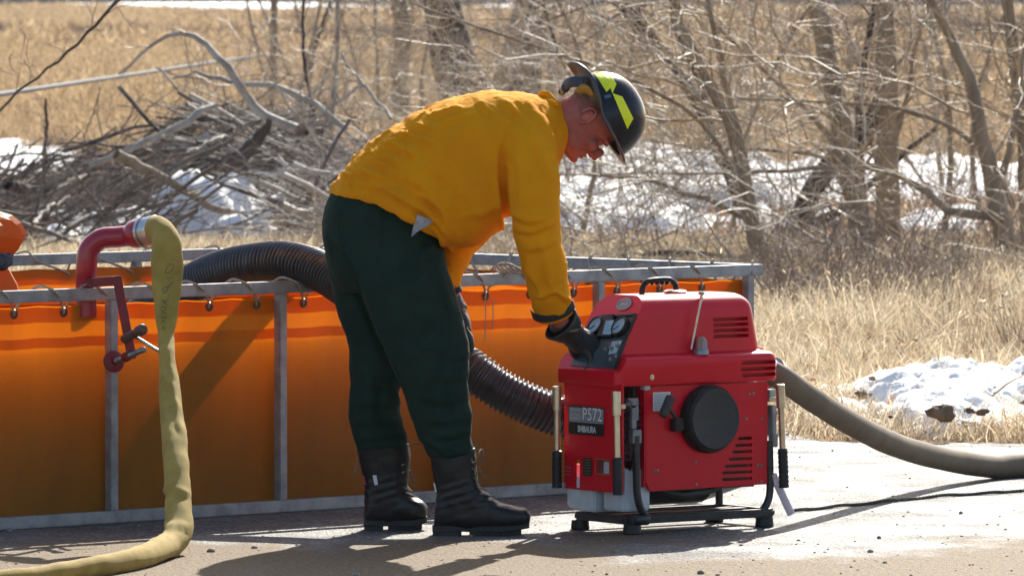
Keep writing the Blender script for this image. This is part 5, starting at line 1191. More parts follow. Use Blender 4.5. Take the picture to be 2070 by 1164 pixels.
# clear ribbed drain tube at the right-hand rear corner
a = LF(1562, 958, 0.0); b = LF(1600, 1040, 0.02); pr = []; L_ = (b-a).length; s = 0
while s < L_: pr += [(s, 0.0115), (s+0.0025, 0.0145)]; s += 0.006
mc = mat('clear_ribbed_tube', (0.85, 0.80, 0.86), (0.7, 0.66, 0.72), rough=0.2, scale=20, transl=0.45)
m = MB(); m.lathe(a, b-a, pr, 16); pm(m, 'drain_tube', mc)
# hose outlet at the back
a = back(LF(1556, 752), 0.16); m = MB(); m.lathe(a, (0.85, 0.3, -0.45), [(-0.10, 0.045), (0, 0.045), (0.002, 0.056), (0.02, 0.056), (0.022, 0.050)], 24); pm(m, 'discharge_outlet', M_alu)
# ================================================================ THE MAN
YM = 22.75
def S(x, y, d=0.0): return P(x, y, YM + d)
M_shirt = mat('yellow_work_cotton', (0.90, 0.37, 0.003), (0.82, 0.32, 0.003), rough=0.9, spec=0.2, scale=6, bump=0.006, bscale=26, transl=0.10)
M_trouser = mat('dark_green_work_cloth', (0.009, 0.026, 0.019), (0.015, 0.036, 0.026), rough=0.9, spec=0.2, scale=8, bump=0.006, bscale=24)
M_boot = mat('black_boot_leather', (0.010, 0.010, 0.011), (0.022, 0.02, 0.02), rough=0.38, spec=0.35, scale=25, bump=0.0012, bscale=90)
M_sole = mat('black_rubber_sole', (0.018, 0.018, 0.018), (0.035, 0.033, 0.03), rough=0.75, scale=40)
M_skin = mat('flushed_skin', (0.46, 0.125, 0.09), (0.36, 0.085, 0.065), rough=0.55, scale=22, bump=0.0006, bscale=260, subsurf=0.12)
M_glove = mat('black_glove_leather', (0.016, 0.018, 0.02), (0.035, 0.036, 0.038), rough=0.42, scale=30, bump=0.001, bscale=120)
M_lace = mat('boot_lace', (0.10, 0.08, 0.055), (0.28, 0.23, 0.17), rough=0.8, scale=90)
man = thing('person', 'man bending over the pump in yellow shirt, dark green trousers and black helmet', 'person', tuple(Vector((S(860, 1080).x, YM, 0)))); MO = man.location.copy()
def super_ring(c, ax, bx, ra, rb, n=40, e=0.85):
    return [c + ax*(math.copysign(abs(math.cos(t))**e, math.cos(t))*ra) + bx*(math.copysign(abs(math.sin(t))**e, math.sin(t))*rb) for t in [2*math.pi*k/n for k in range(n)]]
def section_loft(mb, secs, n=40, sub=5, e=0.85):
    """secs: (xa, ya, xb, yb, depth centre, half depth): photo points of both outline edges"""
    A = interp([(s[0], s[1]) for s in secs], sub); 
    c1 = catmull([(s[0], s[1], 0) for s in secs], sub); c2 = catmull([(s[2], s[3], 0) for s in secs], sub); dd = catmull([(s[4], s[5], 0) for s in secs], sub)
    rings = []
    for a, b, d in zip(c1, c2, dd):
        pa = S(a.x, a.y, d.x); pb = S(b.x, b.y, d.x); rings.append(super_ring((pa+pb)/2, (pa-pb).normalized(), Vector((0, 1, 0)), (pa-pb).length/2, d.y, n, e))
    mb.loft(rings)
def limb_tube(mb, pts, rad, n=24, sub=5, squash=None):
    mb.tube(catmull(pts, sub), interp(rad, sub), n, squash=interp(squash, sub) if squash else None)
def world_displace(me, folds, extra=None, sig_def=7):
    def fn(co, nr):
        p = px(co); d = np.zeros(len(co)); fr = (nr[:, 1] < 0.35)*1.0
        for f in folds:
            pts = f[0]; amp = f[1]; sg = 0.72*(f[2] if len(f) > 2 else sig_def)
            c = [tuple(v[:2]) for v in catmull([(a, b, 0) for a, b in pts], 3)] if len(pts) > 2 else pts
            acc = np.zeros(len(co)); near = np.full(len(co), 1e9); tt = np.zeros(len(co)); sd = np.zeros(len(co)); n = len(c)-1
            for i in range(n):
                a = np.array(c[i], float); b = np.array(c[i+1], float); dv = b-a; t = np.clip(((p-a)@dv)/(dv@dv), 0, 1); q = a + t[:, None]*dv; ds = np.linalg.norm(p-q, axis=1); sgn = np.sign((p-a)@np.array([-dv[1], dv[0]]))
                k = ds < near; near[k] = ds[k]; tt[k] = (i+t[k])/n; sd[k] = sgn[k]*ds[k]
            w_ = np.clip(np.minimum(tt, 1-tt)*4+0.15, 0, 1); dist_end = near
            d += 1.5*fr*amp*w_*(np.exp(-0.5*(sd/sg)**2) - 0.8*np.exp(-0.5*((sd-1.7*sg)/(1.1*sg))**2))
        if extra is not None: d += extra(co, nr, p)
        return d
    displace(me, fn)
def finish(me, name, m, parent=None):
    o = link(name, me, m, parent or man, world=False); me.transform(Matrix.Translation(-MO)); return o
# ---- shirt
sh = MB()
section_loft(sh, [(664, 391, 874, 434, 0.0, 0.185), (682, 362, 884, 480, 0.0, 0.205), (714, 322, 903, 501, 0.0, 0.215), (758, 283, 948, 499, 0.0, 0.215), (812, 246, 1000, 472, 0.0, 0.225), (872, 214, 1036, 436, 0.0, 0.232), (940, 193, 1066, 398, 0.0, 0.236), (1010, 187, 1092, 366, 0.0, 0.230), (1070, 190, 1120, 345, 0.0, 0.200), (1105, 197, 1134, 322, 0.0, 0.145), (1128, 206, 1142, 306, 0.0, 0.095), (1140, 218, 1146, 296, 0.0, 0.082)], n=48)
# near arm
limb_tube(sh, [S(1040, 250, -0.09), S(1066, 282, -0.16), S(1072, 340, -0.195), S(1078, 400, -0.205), S(1083, 452, -0.20), S(1096, 520, -0.17), S(1107, 580, -0.12), S(1122, 634, -0.06)], [0.085, 0.088, 0.086, 0.085, 0.083, 0.073, 0.067, 0.056], 28)
# far arm
limb_tube(sh, [S(1040, 262, 0.10), S(1050, 300, 0.17), S(1010, 380, 0.20), S(955, 450, 0.19), S(922, 510, 0.15), S(909, 560, 0.12), S(906, 596, 0.10)], [0.085, 0.085, 0.08, 0.072, 0.055, 0.044, 0.040], 24)
# the shirt front hangs in a slack fold at the belt
section_loft(sh, [(868, 400, 900, 420, -0.05, 0.13), (882, 440, 908, 460, -0.04, 0.12), (890, 475, 912, 492, -0.03, 0.10), (900, 498, 916, 512, 0.0, 0.08)], n=24)
me = remeshed(sh, 0.0055, 4)
back_folds = [([(735, 322), (770, 330), (800, 352)], .010, 6), ([(752, 306), (790, 318), (815, 340)], .009, 6), ([(775, 292), (812, 300), (842, 318)], .009, 6), ([(715, 345), (750, 352), (795, 372)], .010, 7),
    ([(800, 272), (840, 275), (872, 290)], .009, 6), ([(828, 256), (862, 258), (888, 268)], .008, 6), ([(860, 236), (900, 228), (945, 222)], .008, 6), ([(880, 258), (925, 240), (965, 232)], .006, 6), ([(965, 205), (985, 222), (1000, 235)], .007, 6), ([(1010, 205), (1035, 220), (1058, 243)], .008, 7),
    ([(1055, 205), (1080, 228), (1112, 266)], .006, 9), ([(700, 372), (735, 372), (780, 385)], .007, 6), ([(690, 350), (712, 356), (735, 366)], .009, 5), ([(872, 285), (892, 315), (905, 345)], .006, 8),
    ([(742, 356), (800, 395), (850, 425), (880, 452)], .012, 8), ([(790, 350), (850, 375), (890, 415), (905, 440)], .008, 10), ([(850, 270), (890, 340), (905, 400), (915, 430)], .006, 12), ([(848, 412), (880, 446), (903, 482)], .014, 8), ([(868, 396), (892, 430), (905, 470)], .010, 7),
    ([(862, 452), (885, 478), (895, 500)], .010, 6), ([(838, 395), (860, 400), (880, 418)], .010, 6), ([(930, 440), (980, 430), (1015, 405)], .005, 10), ([(900, 350), (960, 420), (990, 460)], .004, 12)]
arm_folds = [([(1016, 290), (1013, 340), (1018, 420), (1027, 470)], -.016, 7), ([(1072, 265), (1100, 330), (1118, 375)], .007, 9), ([(1040, 300), (1052, 360), (1050, 420)], .004, 10), ([(1030, 430), (1070, 447), (1105, 440)], .009, 8), ([(1040, 462), (1078, 466), (1125, 448)], .008, 8), ([(1052, 500), (1090, 500), (1130, 482)], .005, 9),
    ([(1060, 540), (1085, 575), (1100, 615)], .006, 8), ([(1092, 480), (1104, 540), (1118, 600)], .005, 9), ([(1075, 600), (1100, 598), (1140, 580)], .007, 7), ([(1120, 590), (1138, 600), (1150, 612)], .010, 5)]
def shirt_extra(co, nr, p):
    n1 = nz(co, (9, 4, 6), 3); n2 = nz(co, (22, 9, 18), 2, (5, 0, 0)); top = np.clip((nr[:, 2]+0.2)*1.4, 0, 1)*np.clip((1050-p[:, 0])/200, 0.35, 1); band = np.exp(-((p[:, 0]-760)/110)**2)
    rd = np.clip(1-np.abs(nz(co, (11, 5, 8), 2, (3, 1, 7)))*7, 0, 1)**1.5; rd2 = np.clip(1-np.abs(nz(co, (20, 9, 26), 2, (8, 2, 1)))*8, 0, 1)**1.5
    return (1-0.75*np.clip((p[:, 1]-(385+0.16*(p[:, 0]-660)))/12, 0, 1)*(p[:, 0] < 900))*(0.0045*rd*(0.4+0.8*band+0.6*top) + 0.0022*rd2*(0.4+band+top*0.6)) + 0.007*n1 + 0.0045*n2*(0.35+top*1.2+band*0.8)
world_displace(me, back_folds+arm_folds, shirt_extra); finish(me, 'shirt', M_shirt)
# collar, standing round the neck
cl = MB()
def collar_ring(c, n_ax, a_ax, ra, rb, h, tilt=0.0):
    return c
cx_ = [S(1140, 258, 0.0), S(1152, 256, 0.0)]
axn = (S(1160, 250) - S(1120, 266)).normalized(); upv = (S(1140, 205) - S(1150, 310)).normalized()
rings = []
for off, ra, rb in ((-0.030, 0.080, 0.088), (-0.01, 0.083, 0.088), (0.008, 0.084, 0.086), (0.010, 0.080, 0.082), (-0.01, 0.074, 0.078), (-0.03, 0.07, 0.075)):
    c = S(1137, 256, 0.0) + axn*off; rings.append([c + upv*(ra*math.cos(t)) + Vector((0, 1, 0))*(rb*math.sin(t)) + axn*(0.008*math.sin(3*t+1)) for t in np.linspace(0, 2*math.pi, 33)[:-1]])
cl.loft(rings, caps=False); me = cl.mesh('collar'); displace(me, lambda co, nr: 0.003*nz(co, 30, 2)); finish(me, 'collar', M_shirt)
m = MB(); pts = catmull([S(1088, 196, -0.03), S(1100, 190, -0.04), S(1112, 196, -0.05), S(1120, 208, -0.07)], 5); m.tube(pts, [0.006, 0.010]+[0.012]*(len(pts)-4)+[0.01, 0.006], 10); m.tube(catmull([S(1096, 204, -0.07), S(1112, 206, -0.08), S(1130, 214, -0.085)], 5), 0.009, 10); me = remeshed(m, 0.005, 2); finish(me, 'collar_fold', M_shirt)
# yoke seam piping and cuff
cu = MB(); a = S(1112, 606, -0.085); b = S(1124, 644, -0.05); ax = (b-a).normalized(); side = Vector((1, 0, 0)); side = (side-ax*side.dot(ax)).normalized(); dp = ax.cross(side)
rings = []
for s, r in ((0, 0.058), (0.004, 0.0615), (0.05, 0.0600), (0.060, 0.0595), (0.060, 0.054), (0.03, 0.05)): rings.append([a + ax*s + side*(r*math.cos(t)*1.02) + dp*(r*math.sin(t)*0.85) for t in np.linspace(0, 2*math.pi, 33)[:-1]])
cu.loft(rings, caps=False); me = cu.mesh('cuff'); displace(me, lambda co, nr: 0.002*nz(co, 30, 2)); o = finish(me, 'cuff', M_shirt)
st = MB(); rings = []
for s, r in ((0.018, 0.0660), (0.020, 0.0700), (0.046, 0.0700), (0.048, 0.0660)): rings.append([a + ax*s + side*(r*math.cos(t)*1.02) + dp*(r*math.sin(t)*0.85) for t in np.linspace(-0.02*math.pi, math.pi*1.02, 22)] )
V = [q for r_ in rings for q in r_]; nn = 22; Fc = [(i*nn+k, i*nn+k+1, (i+1)*nn+k+1, (i+1)*nn+k) for i in range(3) for k in range(nn-1)]; st.add(V, Fc); me = st.mesh('cuff_strap')
sol = bpy.data.objects.new('t', me); COL.objects.link(sol); md = sol.modifiers.new('s', 'SOLIDIFY'); md.thickness = 0.002; me = evaluated(sol); bpy.data.objects.remove(sol); finish(me, 'cuff_strap', mat('black_strap', (0.012, 0.012, 0.015), (0.03, 0.03, 0.035), rough=0.8, scale=80))
# ---- trousers
tr = MB()
section_loft(tr, [(684, 372, 880, 415, 0.0, 0.15), (664, 392, 884, 440, 0.0, 0.172), (653, 430, 892, 470, 0.0, 0.182), (654, 480, 900, 510, 0.0, 0.188), (664, 540, 902, 550, 0.0, 0.185), (690, 590, 905, 585, 0.0, 0.16)], n=48)
# near leg
section_loft(tr, [(690, 470, 898, 500, -0.085, 0.10), (714, 560, 908, 556, -0.10, 0.108), (738, 622, 930, 620, -0.11, 0.104), (764, 688, 946, 684, -0.115, 0.098), (790, 745, 950, 728, -0.12, 0.092), (812, 800, 947, 784, -0.12, 0.088), (834, 855, 955, 836, -0.12, 0.080), (852, 895, 956, 885, -0.12, 0.074), (868, 924, 960, 918, -0.12, 0.066)], n=36)
# far leg
section_loft(tr, [(655, 470, 880, 490, 0.085, 0.10), (664, 560, 870, 560, 0.10, 0.105), (684, 640, 865, 640, 0.105, 0.10), (703, 700, 850, 700, 0.11, 0.095), (707, 763, 820, 758, 0.11, 0.088), (705, 800, 810, 795, 0.11, 0.084), (705, 845, 806, 832, 0.11, 0.082), (712, 880, 818, 872, 0.11, 0.076), (722, 912, 826, 902, 0.11, 0.068)], n=36)
me = remeshed(tr, 0.008, 4)
tfolds = [([(716, 560), (760, 680), (800, 770), (846, 880)], -.007, 7), ([(700, 520), (705, 470), (690, 410)], -.004, 6), ([(880, 700), (915, 720), (944, 715)], .007, 9), ([(860, 755), (910, 765), (946, 752)], .008, 9), ([(850, 800), (900, 812), (948, 800)], .008, 9), ([(862, 850), (905, 852), (950, 842)], .007, 8), ([(872, 885), (915, 880), (955, 872)], .008, 7), ([(720, 770), (765, 782), (805, 770)], .008, 8), ([(710, 815), (755, 815), (800, 815)], .008, 8),
    ([(715, 855), (765, 850), (812, 850)], .009, 8), ([(725, 890), (780, 880), (820, 880)], .008, 7), ([(880, 520), (895, 580), (915, 640)], .006, 8), ([(700, 440), (760, 450), (820, 470)], .003, 8), ([(840, 480), (850, 540), (840, 600)], .005, 9), ([(800, 600), (850, 640), (900, 650)], .004, 12), ([(760, 560), (820, 590), (880, 590)], .004, 12)]
tfolds = [(f[0], f[1]*0.6, f[2]) for f in tfolds] + [([(905, 720), (885, 780), (880, 850)], .007, 8), ([(935, 735), (915, 790), (925, 860)], .006, 7), ([(745, 730), (750, 800), (740, 870)], .006, 8), ([(785, 760), (780, 820), (790, 880)], .006, 7), ([(668, 470), (720, 540), (745, 610)], .007, 9), ([(886, 480), (850, 520), (800, 545)], .007, 9), ([(896, 510), (860, 560), (820, 580)], .006, 9), ([(900, 640), (870, 690), (820, 720)], .006, 9), ([(850, 885), (880, 900), (900, 920)], .007, 6)]
world_displace(me, tfolds, lambda co, nr, p: 0.006*nz(co, (5, 5, 7), 3) + 0.002*nz(co, 18, 2)); finish(me, 'trousers', M_trouser)
# pocket edges and seams as thin raised lines
bvt = None
def stitched(name, pts, m, r=0.0016, obj='trousers', dep=0.0005):
    me_ = [o for o in man.children if o.name.startswith(obj)][0].data
    bv = BVHTree.FromPolygons([v.co + MO for v in me_.vertices], [tuple(p.vertices) for p in me_.polygons]); q = []
    for v in catmull([(a, b, 0) for a, b in pts], 6):
        d = ray(v.x, v.y).normalized(); h = bv.ray_cast(Vector((0, 0, CAMZ)), d)
        if h[0] is not None: q.append(h[0] - d*dep - MO)
    if len(q) > 2: return MB().tube(q, r, 6).build(name, m, man)
stitched('side_seam', [(776, 410), (770, 470), (760, 540)], M_trouser, 0.0025); stitched('pocket_edge', [(690, 418), (684, 470), (700, 520)], M_trouser, 0.002)
stitched('pocket_edge', [(838, 600), (838, 690), (900, 700), (902, 610), (838, 600)], M_trouser, 0.002)
stitched('sleeve_seam', [(1016, 285), (1040, 232), (1070, 200)], M_shirt, 0.0016, 'shirt'); stitched('yoke_seam', [(1120, 240), (1126, 280), (1134, 318)], M_shirt, 0.0018, 'shirt'); stitched('hem_seam', [(672, 384), (760, 408), (840, 424)], M_shirt, 0.0014, 'shirt')
# belt loop tag
m = MB(); m.prism([S(744, 496, -0.185), S(749, 495, -0.185), S(751, 512, -0.187), S(745, 511, -0.187)], (0, 0.004, 0)); 
# ---- boots
def boot(shaft, foot, sole_pts, d, w_, label=None, lace_x=1):
    """outlines read as photo points; d = depth centre"""
    b = MB(); section_loft(b, [(*s, d, hw) for s, hw in shaft], n=28, e=0.9)
    section_loft(b, [(*s, d, hw) for s, hw in foot], n=28, e=0.8)
    me = remeshed(b, 0.0055, 3)
    world_displace(me, [], lambda co, nr, p: 0.0022*nz(co, 22, 3) + 0.002*np.sin(p[:, 1]*0.35+p[:, 0]*0.1)*np.exp(-((p[:, 1]-sole_pts['ank'])/22.0)**2))
    o = finish(me, 'boot', M_boot)
    return o
near_shaft = [((866, 905, 962, 905), 0.060), ((872, 940, 964, 938), 0.058), ((880, 985, 968, 975), 0.055), ((880, 1020, 985, 1005), 0.055), ((876, 1060, 990, 1040), 0.052)]
near_foot = [((885, 985, 876, 1072), 0.045), ((930, 980, 925, 1074), 0.052), ((975, 990, 975, 1074), 0.052), ((1005, 1012, 1008, 1072), 0.055), ((1035, 1021, 1035, 1068), 0.056), ((1060, 1026, 1060, 1064), 0.048), ((1073, 1038, 1071, 1058), 0.028)]
bn = boot(near_shaft, near_foot, {'ank': 1000}, -0.12, 1)
far_shaft = [((719, 898, 828, 895), 0.062), ((726, 930, 830, 930), 0.058), ((735, 975, 826, 975), 0.055), ((737, 1010, 832, 1000), 0.055), ((735, 1050, 835, 1035), 0.050)]
far_foot = [((745, 975, 738, 1060), 0.045), ((780, 980, 778, 1060), 0.050), ((810, 988, 812, 1058), 0.052), ((832, 1002, 836, 1054), 0.055), ((852, 1010, 852, 1050), 0.050), ((864, 1022, 862, 1044), 0.030)]
bf = boot(far_shaft, far_foot, {'ank': 990}, 0.11, 1)
def sole(xs, zoff, d, yb, w_, name, parent, heel):
    pts = []; 
    a = S(xs[0], yb, d); b = S(xs[1], yb, d); L_ = (b-a).length; zt_ = 0.030
    def outline(z, grow):
        q = []
        prof = [(0.0, 0.026), (0.06, 0.036), (0.2, 0.037), (0.38, 0.033), (0.55, 0.042), (0.75, 0.048), (0.9, 0.040), (0.98, 0.022)]
        for t, hw in prof: q.append(Vector((a.x + L_*t, YM+d-(hw+grow), z + (0.012*max(0, t-0.75)/0.25))))
        for t, hw in reversed(prof): q.append(Vector((a.x + L_*t, YM+d+(hw+grow), z + (0.012*max(0, t-0.75)/0.25))))
        return q
    m = MB(); m.loft([outline(0.014, 0.0), outline(0.016, 0.003), outline(zt_, 0.003), outline(zt_+0.003, 0.0)])
    # heel block and tread blocks
    m.box((a.x+L_*0.15, YM+d, 0.009), (L_*0.145, 0.035, 0.0095)); m.box((a.x+L_*0.64, YM+d, 0.011), (L_*0.26, 0.038, 0.0068))
    for k in range(9):
        t = 0.40+k*0.058; m.box((a.x+L_*t, YM+d, 0.009+0.010*max(0, t-0.78)/0.2), (L_*0.0255, 0.040-0.012*abs(t-0.7), 0.0080))
    for v in range(len(m.v)): m.v[v] = tuple(Vector(m.v[v])-MO)
    m.build(name, M_sole, parent)
sole((874, 1074), 0, -0.12, 1078, 1, 'sole', bn, 1); sole((736, 866), 0, 0.11, 1068, 1, 'sole', bf, 1)
def tag_(pts, m, name, parent, th=0.002):
    q = [S(x, y, d)-MO for x, y, d in pts]; b = MB(); b.prism(q, (0, th, 0)); b.build(name, m, parent, smooth=False)
M_tag = mat('white_tag', (0.7, 0.72, 0.74), (0.5, 0.52, 0.55), rough=0.5, scale=50)
tag_([(753, 960, 0.050), (761, 960, 0.050), (764, 979, 0.050), (757, 980, 0.050)], M_tag, 'pull_tag', bf); tag_([(876, 976, -0.165), (879, 976, -0.165), (883, 994, -0.168), (880, 994, -0.168)], M_tag, 'pull_tag', bn)
tag_([(733, 960, 0.075), (736, 960, 0.075), (739, 979, 0.07), (736, 979, 0.07)], mat('red_tag', (0.5, 0.02, 0.05)), 'red_tab', bf)
def laces(lines, parent, d0):
    m = MB()
    for ln in lines: m.tube([p-MO for p in catmull([S(x, y, d0+dd) for x, y, dd in ln], 5)], 0.0026, 6)
    m.build('lace', M_lace, parent)
laces([[(948, 908, 0), (956, 935, -0.05), (966, 920, -0.03), (972, 908, 0), (978, 915, 0), (972, 935, 0)], [(958, 890, 0), (966, 912, 0)], [(968, 945, -0.02), (976, 958, 0), (986, 966, 0)], [(960, 950, -0.04), (964, 975, -0.045), (970, 990, -0.04)], [(952, 925, -0.04), (968, 940, 0.0)], [(954, 945, -0.045), (971, 960, 0)], [(958, 965, -0.045), (974, 978, 0)], [(966, 985, -0.045), (986, 990, 0)], [(976, 998, -0.045), (1000, 1004, 0)]], bn, -0.12)
laces([[(824, 905, 0), (835, 898, 0), (850, 897, 0)], [(822, 920, 0), (828, 950, 0), (840, 975, 0)], [(815, 985, -0.045), (833, 992, 0)], [(820, 995, -0.045), (842, 1005, 0)], [(812, 940, -0.05), (828, 930, 0)], [(812, 955, -0.05), (829, 950, 0)], [(724, 930, 0), (720, 945, 0), (716, 958, 0)]], bf, 0.11)
for d0, q0 in ((-0.12, (988, 1014)), ):
    m = MB(); m.lathe(S(1000, 1012, -0.09)-MO, (0, 0.2, 1), [(0, 0.010), (0.012, 0.012), (0.02, 0.006)], 12); 
# ---- body: one continuous skin under the clothes, with neck, head, forearms
HO = S(1187, 246, 0.0)                               # centre of the head
Uh = (Vector((0.87, 0.10, 0.49))).normalized(); Fh = Vector((0.5, 0, -0.87)); Fh = (Fh - Uh*Fh.dot(Uh)).normalized(); Rh = Uh.cross(Fh)   # crown, face, side
if Rh.y > 0: Rh = -Rh                                 # Rh points towards the camera
def HH(u, f, r=0.0): return HO + Uh*u + Fh*f + Rh*r
bd = MB()
hr = []
for u, ff, fbk, hw in ((0.118, 0.02, -0.045, 0.030), (0.105, 0.062, -0.082, 0.058), (0.075, 0.088, -0.098, 0.072), (0.045, 0.095, -0.102, 0.077), (0.02, 0.093, -0.100, 0.077), (0.0, 0.086, -0.096, 0.074), (-0.025, 0.088, -0.088, 0.071), (-0.05, 0.088, -0.078, 0.067), (-0.07, 0.087, -0.066, 0.062), (-0.09, 0.086, -0.050, 0.055), (-0.106, 0.080, -0.02, 0.044), (-0.114, 0.066, 0.01, 0.026)):
    c = HH(u, (ff+fbk)/2); hr.append([c + Fh*((ff-fbk)/2*math.copysign(abs(math.cos(t))**0.92, math.cos(t))) + Rh*(hw*math.copysign(abs(math.sin(t))**0.92, math.sin(t))) for t in np.linspace(0, 2*math.pi, 33)[:-1]])
bd.loft(hr)
HR = Matrix((Fh, Rh, Uh)).transposed()
bd.ball(HH(-0.022, 0.103), (0.017, 0.012, 0.026), rot=HR @ Matrix.Rotation(R(22), 3, 'Y'))          # nose bridge
bd.ball(HH(-0.036, 0.110), (0.0130, 0.0130, 0.011), rot=HR)                                            # nose tip
for s in (-1, 1):
    bd.ball(HH(-0.042, 0.100, 0.013*s), (0.011, 0.008, 0.009), rot=HR)                                 # nostrils
    bd.ball(HH(0.018, 0.086, 0.032*s), (0.013, 0.026, 0.011), rot=HR)                                  # brow
    bd.ball(HH(-0.028, 0.066, 0.044*s), (0.024, 0.022, 0.022), rot=HR)                                 # cheek
    bd.ball(HH(-0.075, 0.030, 0.052*s), (0.034, 0.012, 0.020), rot=HR)                                 # jaw
bd.ball(HH(-0.062, 0.089), (0.010, 0.024, 0.0055), rot=HR); bd.ball(HH(-0.072, 0.088), (0.010, 0.021, 0.006), rot=HR)   # lips
bd.ball(HH(-0.096, 0.080), (0.017, 0.020, 0.014), rot=HR)                                              # chin
limb_tube(bd, [HH(-0.0, -0.035), HH(-0.06, -0.038), S(1120, 262, 0), S(1090, 268, 0)], [0.066, 0.064, 0.068, 0.075], 24)
limb_tube(bd, [S(1100, 266), S(1040, 285), S(960, 320), S(880, 365), S(800, 425), S(775, 470)], [0.08, 0.13, 0.14, 0.13, 0.13, 0.11], 24)
limb_tube(bd, [S(1045, 270, -0.06), S(1068, 290, -0.15), S(1078, 400, -0.20), S(1084, 452, -0.19), S(1107, 580, -0.11), S(1128, 640, -0.05), S(1146, 668, 0.02)], [0.06, 0.06, 0.05, 0.042, 0.038, 0.028, 0.03], 16)
limb_tube(bd, [S(1045, 275, 0.06), S(1050, 305, 0.15), S(1005, 385, 0.19), S(955, 450, 0.18), S(912, 555, 0.11), S(912, 610, 0.09)], [0.06, 0.06, 0.05, 0.042, 0.028, 0.028], 16)
limb_tube(bd, [S(780, 455, -0.08), S(810, 600, -0.11), S(868, 745, -0.12), S(905, 890, -0.12), S(925, 1020, -0.12), S(1030, 1048, -0.12)], [0.09, 0.08, 0.06, 0.05, 0.035, 0.02], 16)
limb_tube(bd, [S(780, 455, 0.08), S(770, 600, 0.11), S(765, 765, 0.11), S(770, 890, 0.11), S(780, 1010, 0.11), S(840, 1035, 0.11)], [0.09, 0.08, 0.055, 0.05, 0.035, 0.02], 16)
me = remeshed(bd, 0.0042, 3)
def face_fn(co, nr):
    rel = co - np.array(HO); u = rel@np.array(Uh); f = rel@np.array(Fh); r = rel@np.array(Rh); hd = (np.abs(u) < 0.14) & (f > -0.02); d = 0.0012*nz(co, 40, 2)
    for s in (-1, 1): d -= hd*0.010*np.exp(-((u-0.0)/0.010)**2 - ((r-0.030*s)/0.020)**2)*(f > 0.05)       # eye sockets
    d -= hd*0.005*np.exp(-((u+0.0672)/0.0022)**2 - (r/0.024)**2)*(f > 0.06)                              # mouth line
    d -= hd*0.004*np.exp(-((u+0.082)/0.006)**2 - (r/0.02)**2)*(f > 0.06)
    for s in (-1, 1):
        dd = np.abs((f-0.078) - (u+0.045)*-0.35 - 0.0); d -= hd*0.0035*np.exp(-(((u+0.055)+(np.abs(r)-0.034)*1.3)/0.004)**2)*(np.abs(r) > 0.02)*(np.abs(r) < 0.05)*(f > 0.05)
    # creases at the back of the neck
    for uu in (-0.055, -0.075): d -= 0.0022*np.exp(-((u-uu)/0.003)**2)*(f < -0.05)
    return d
displace(me, face_fn); body = finish(me, 'body', M_skin)
# ears, eyes, hair stubble
def ear(s):
    m = MB(); c = HH(0.002, -0.018, 0.079*s); out = []
    for k, t in enumerate(np.linspace(-0.5, 4.9, 22)):
        a = t; ru, rf = 0.031, 0.019; out.append(HH(0.002+ru*math.sin(a+0.2), -0.018-rf*math.cos(a+0.2)*1.0, (0.083+0.008*max(0, math.cos(a+0.2)))*s))
    m.tube(out, [0.0045]*20+[0.004, 0.003], 10); m.tube([HH(0.002+0.018*math.sin(a), -0.016-0.010*math.cos(a), 0.084*s) for a in np.linspace(0.1, 3.2, 10)], 0.0035, 8)
    m.ball(HH(-0.026, -0.010, 0.080*s), (0.008, 0.006, 0.009), 10, 8, rot=HR); m.ball(HH(0.0, -0.014, 0.075*s), (0.016, 0.007, 0.026), 12, 8, rot=HR); m.ball(HH(-0.006, 0.004, 0.080*s), (0.005, 0.005, 0.007), 8, 6, rot=HR)
    return m
for s in (1, -1): me = remeshed(ear(s), 0.0022, 1); finish(me, 'ear', mat('ear_skin', (0.55, 0.16, 0.11), (0.42, 0.11, 0.08), rough=0.5, scale=30, subsurf=0.15))
for s in (1, -1):
    m = MB(); m.ball(HH(-0.001, 0.0745, 0.030*s), 0.0125, 14, 10); me = m.mesh('eye'); finish(me, 'eye', mat('eye_white', (0.6, 0.55, 0.5), rough=0.2)); 
    m = MB(); m.ball(HH(0.001, 0.0755, 0.030*s), (0.0138, 0.0145, 0.0125), 14, 10, rot=HR); m.ball(HH(-0.010, 0.074, 0.030*s), (0.011, 0.016, 0.004), 12, 8, rot=HR); finish(m.mesh('eyelid'), 'eyelid', M_skin)
    m = MB(); m.tube([HH(0.020-0.004*abs(t)*2, 0.098-0.018*abs(t)**2*2.2, s*(0.014+0.036*t)) for t in np.linspace(0, 1, 8)], [0.002]+[0.0038]*6+[0.002], 8); finish(m.mesh('eyebrow'), 'eyebrow', mat('brown_hair', (0.12, 0.06, 0.04), rough=0.9))
# cropped hair: a close shell on the back and side of the skull
hrn = MB(); rings = []
for u, ff, fbk, hw in ((0.060, -0.005, -0.1025, 0.0775), (0.035, -0.010, -0.1045, 0.0795), (0.010, -0.030, -0.102, 0.0785), (-0.012, -0.045, -0.0965, 0.0755), (-0.030, -0.060, -0.090, 0.060)):
    c0_ = HH(u, -0.003*0); ring = []
    for t in np.linspace(math.pi*0.5, math.pi*1.5, 25):
        k = next(i for i in range(12) if True); fr = (0.094+fbk*-1)/2; cf = (0.094-(-fbk))/2; ring.append(HH(u, cf+fr*math.cos(t), hw*math.sin(t)))
    rings.append(ring)
V = [q for r_ in rings for q in r_]; nn = 25; Fc = [(i*nn+k, i*nn+k+1, (i+1)*nn+k+1, (i+1)*nn+k) for i in range(len(rings)-1) for k in range(nn-1)]; hrn.add(V, Fc); me = hrn.mesh('hair')
displace(me, lambda co, nr: 0.0006*nz(co, 90, 2)); finish(me, 'hair', mat('cropped_hair', (0.20, 0.09, 0.07), (0.33, 0.13, 0.10), rough=0.85, scale=160, bump=0.0008, bscale=500))
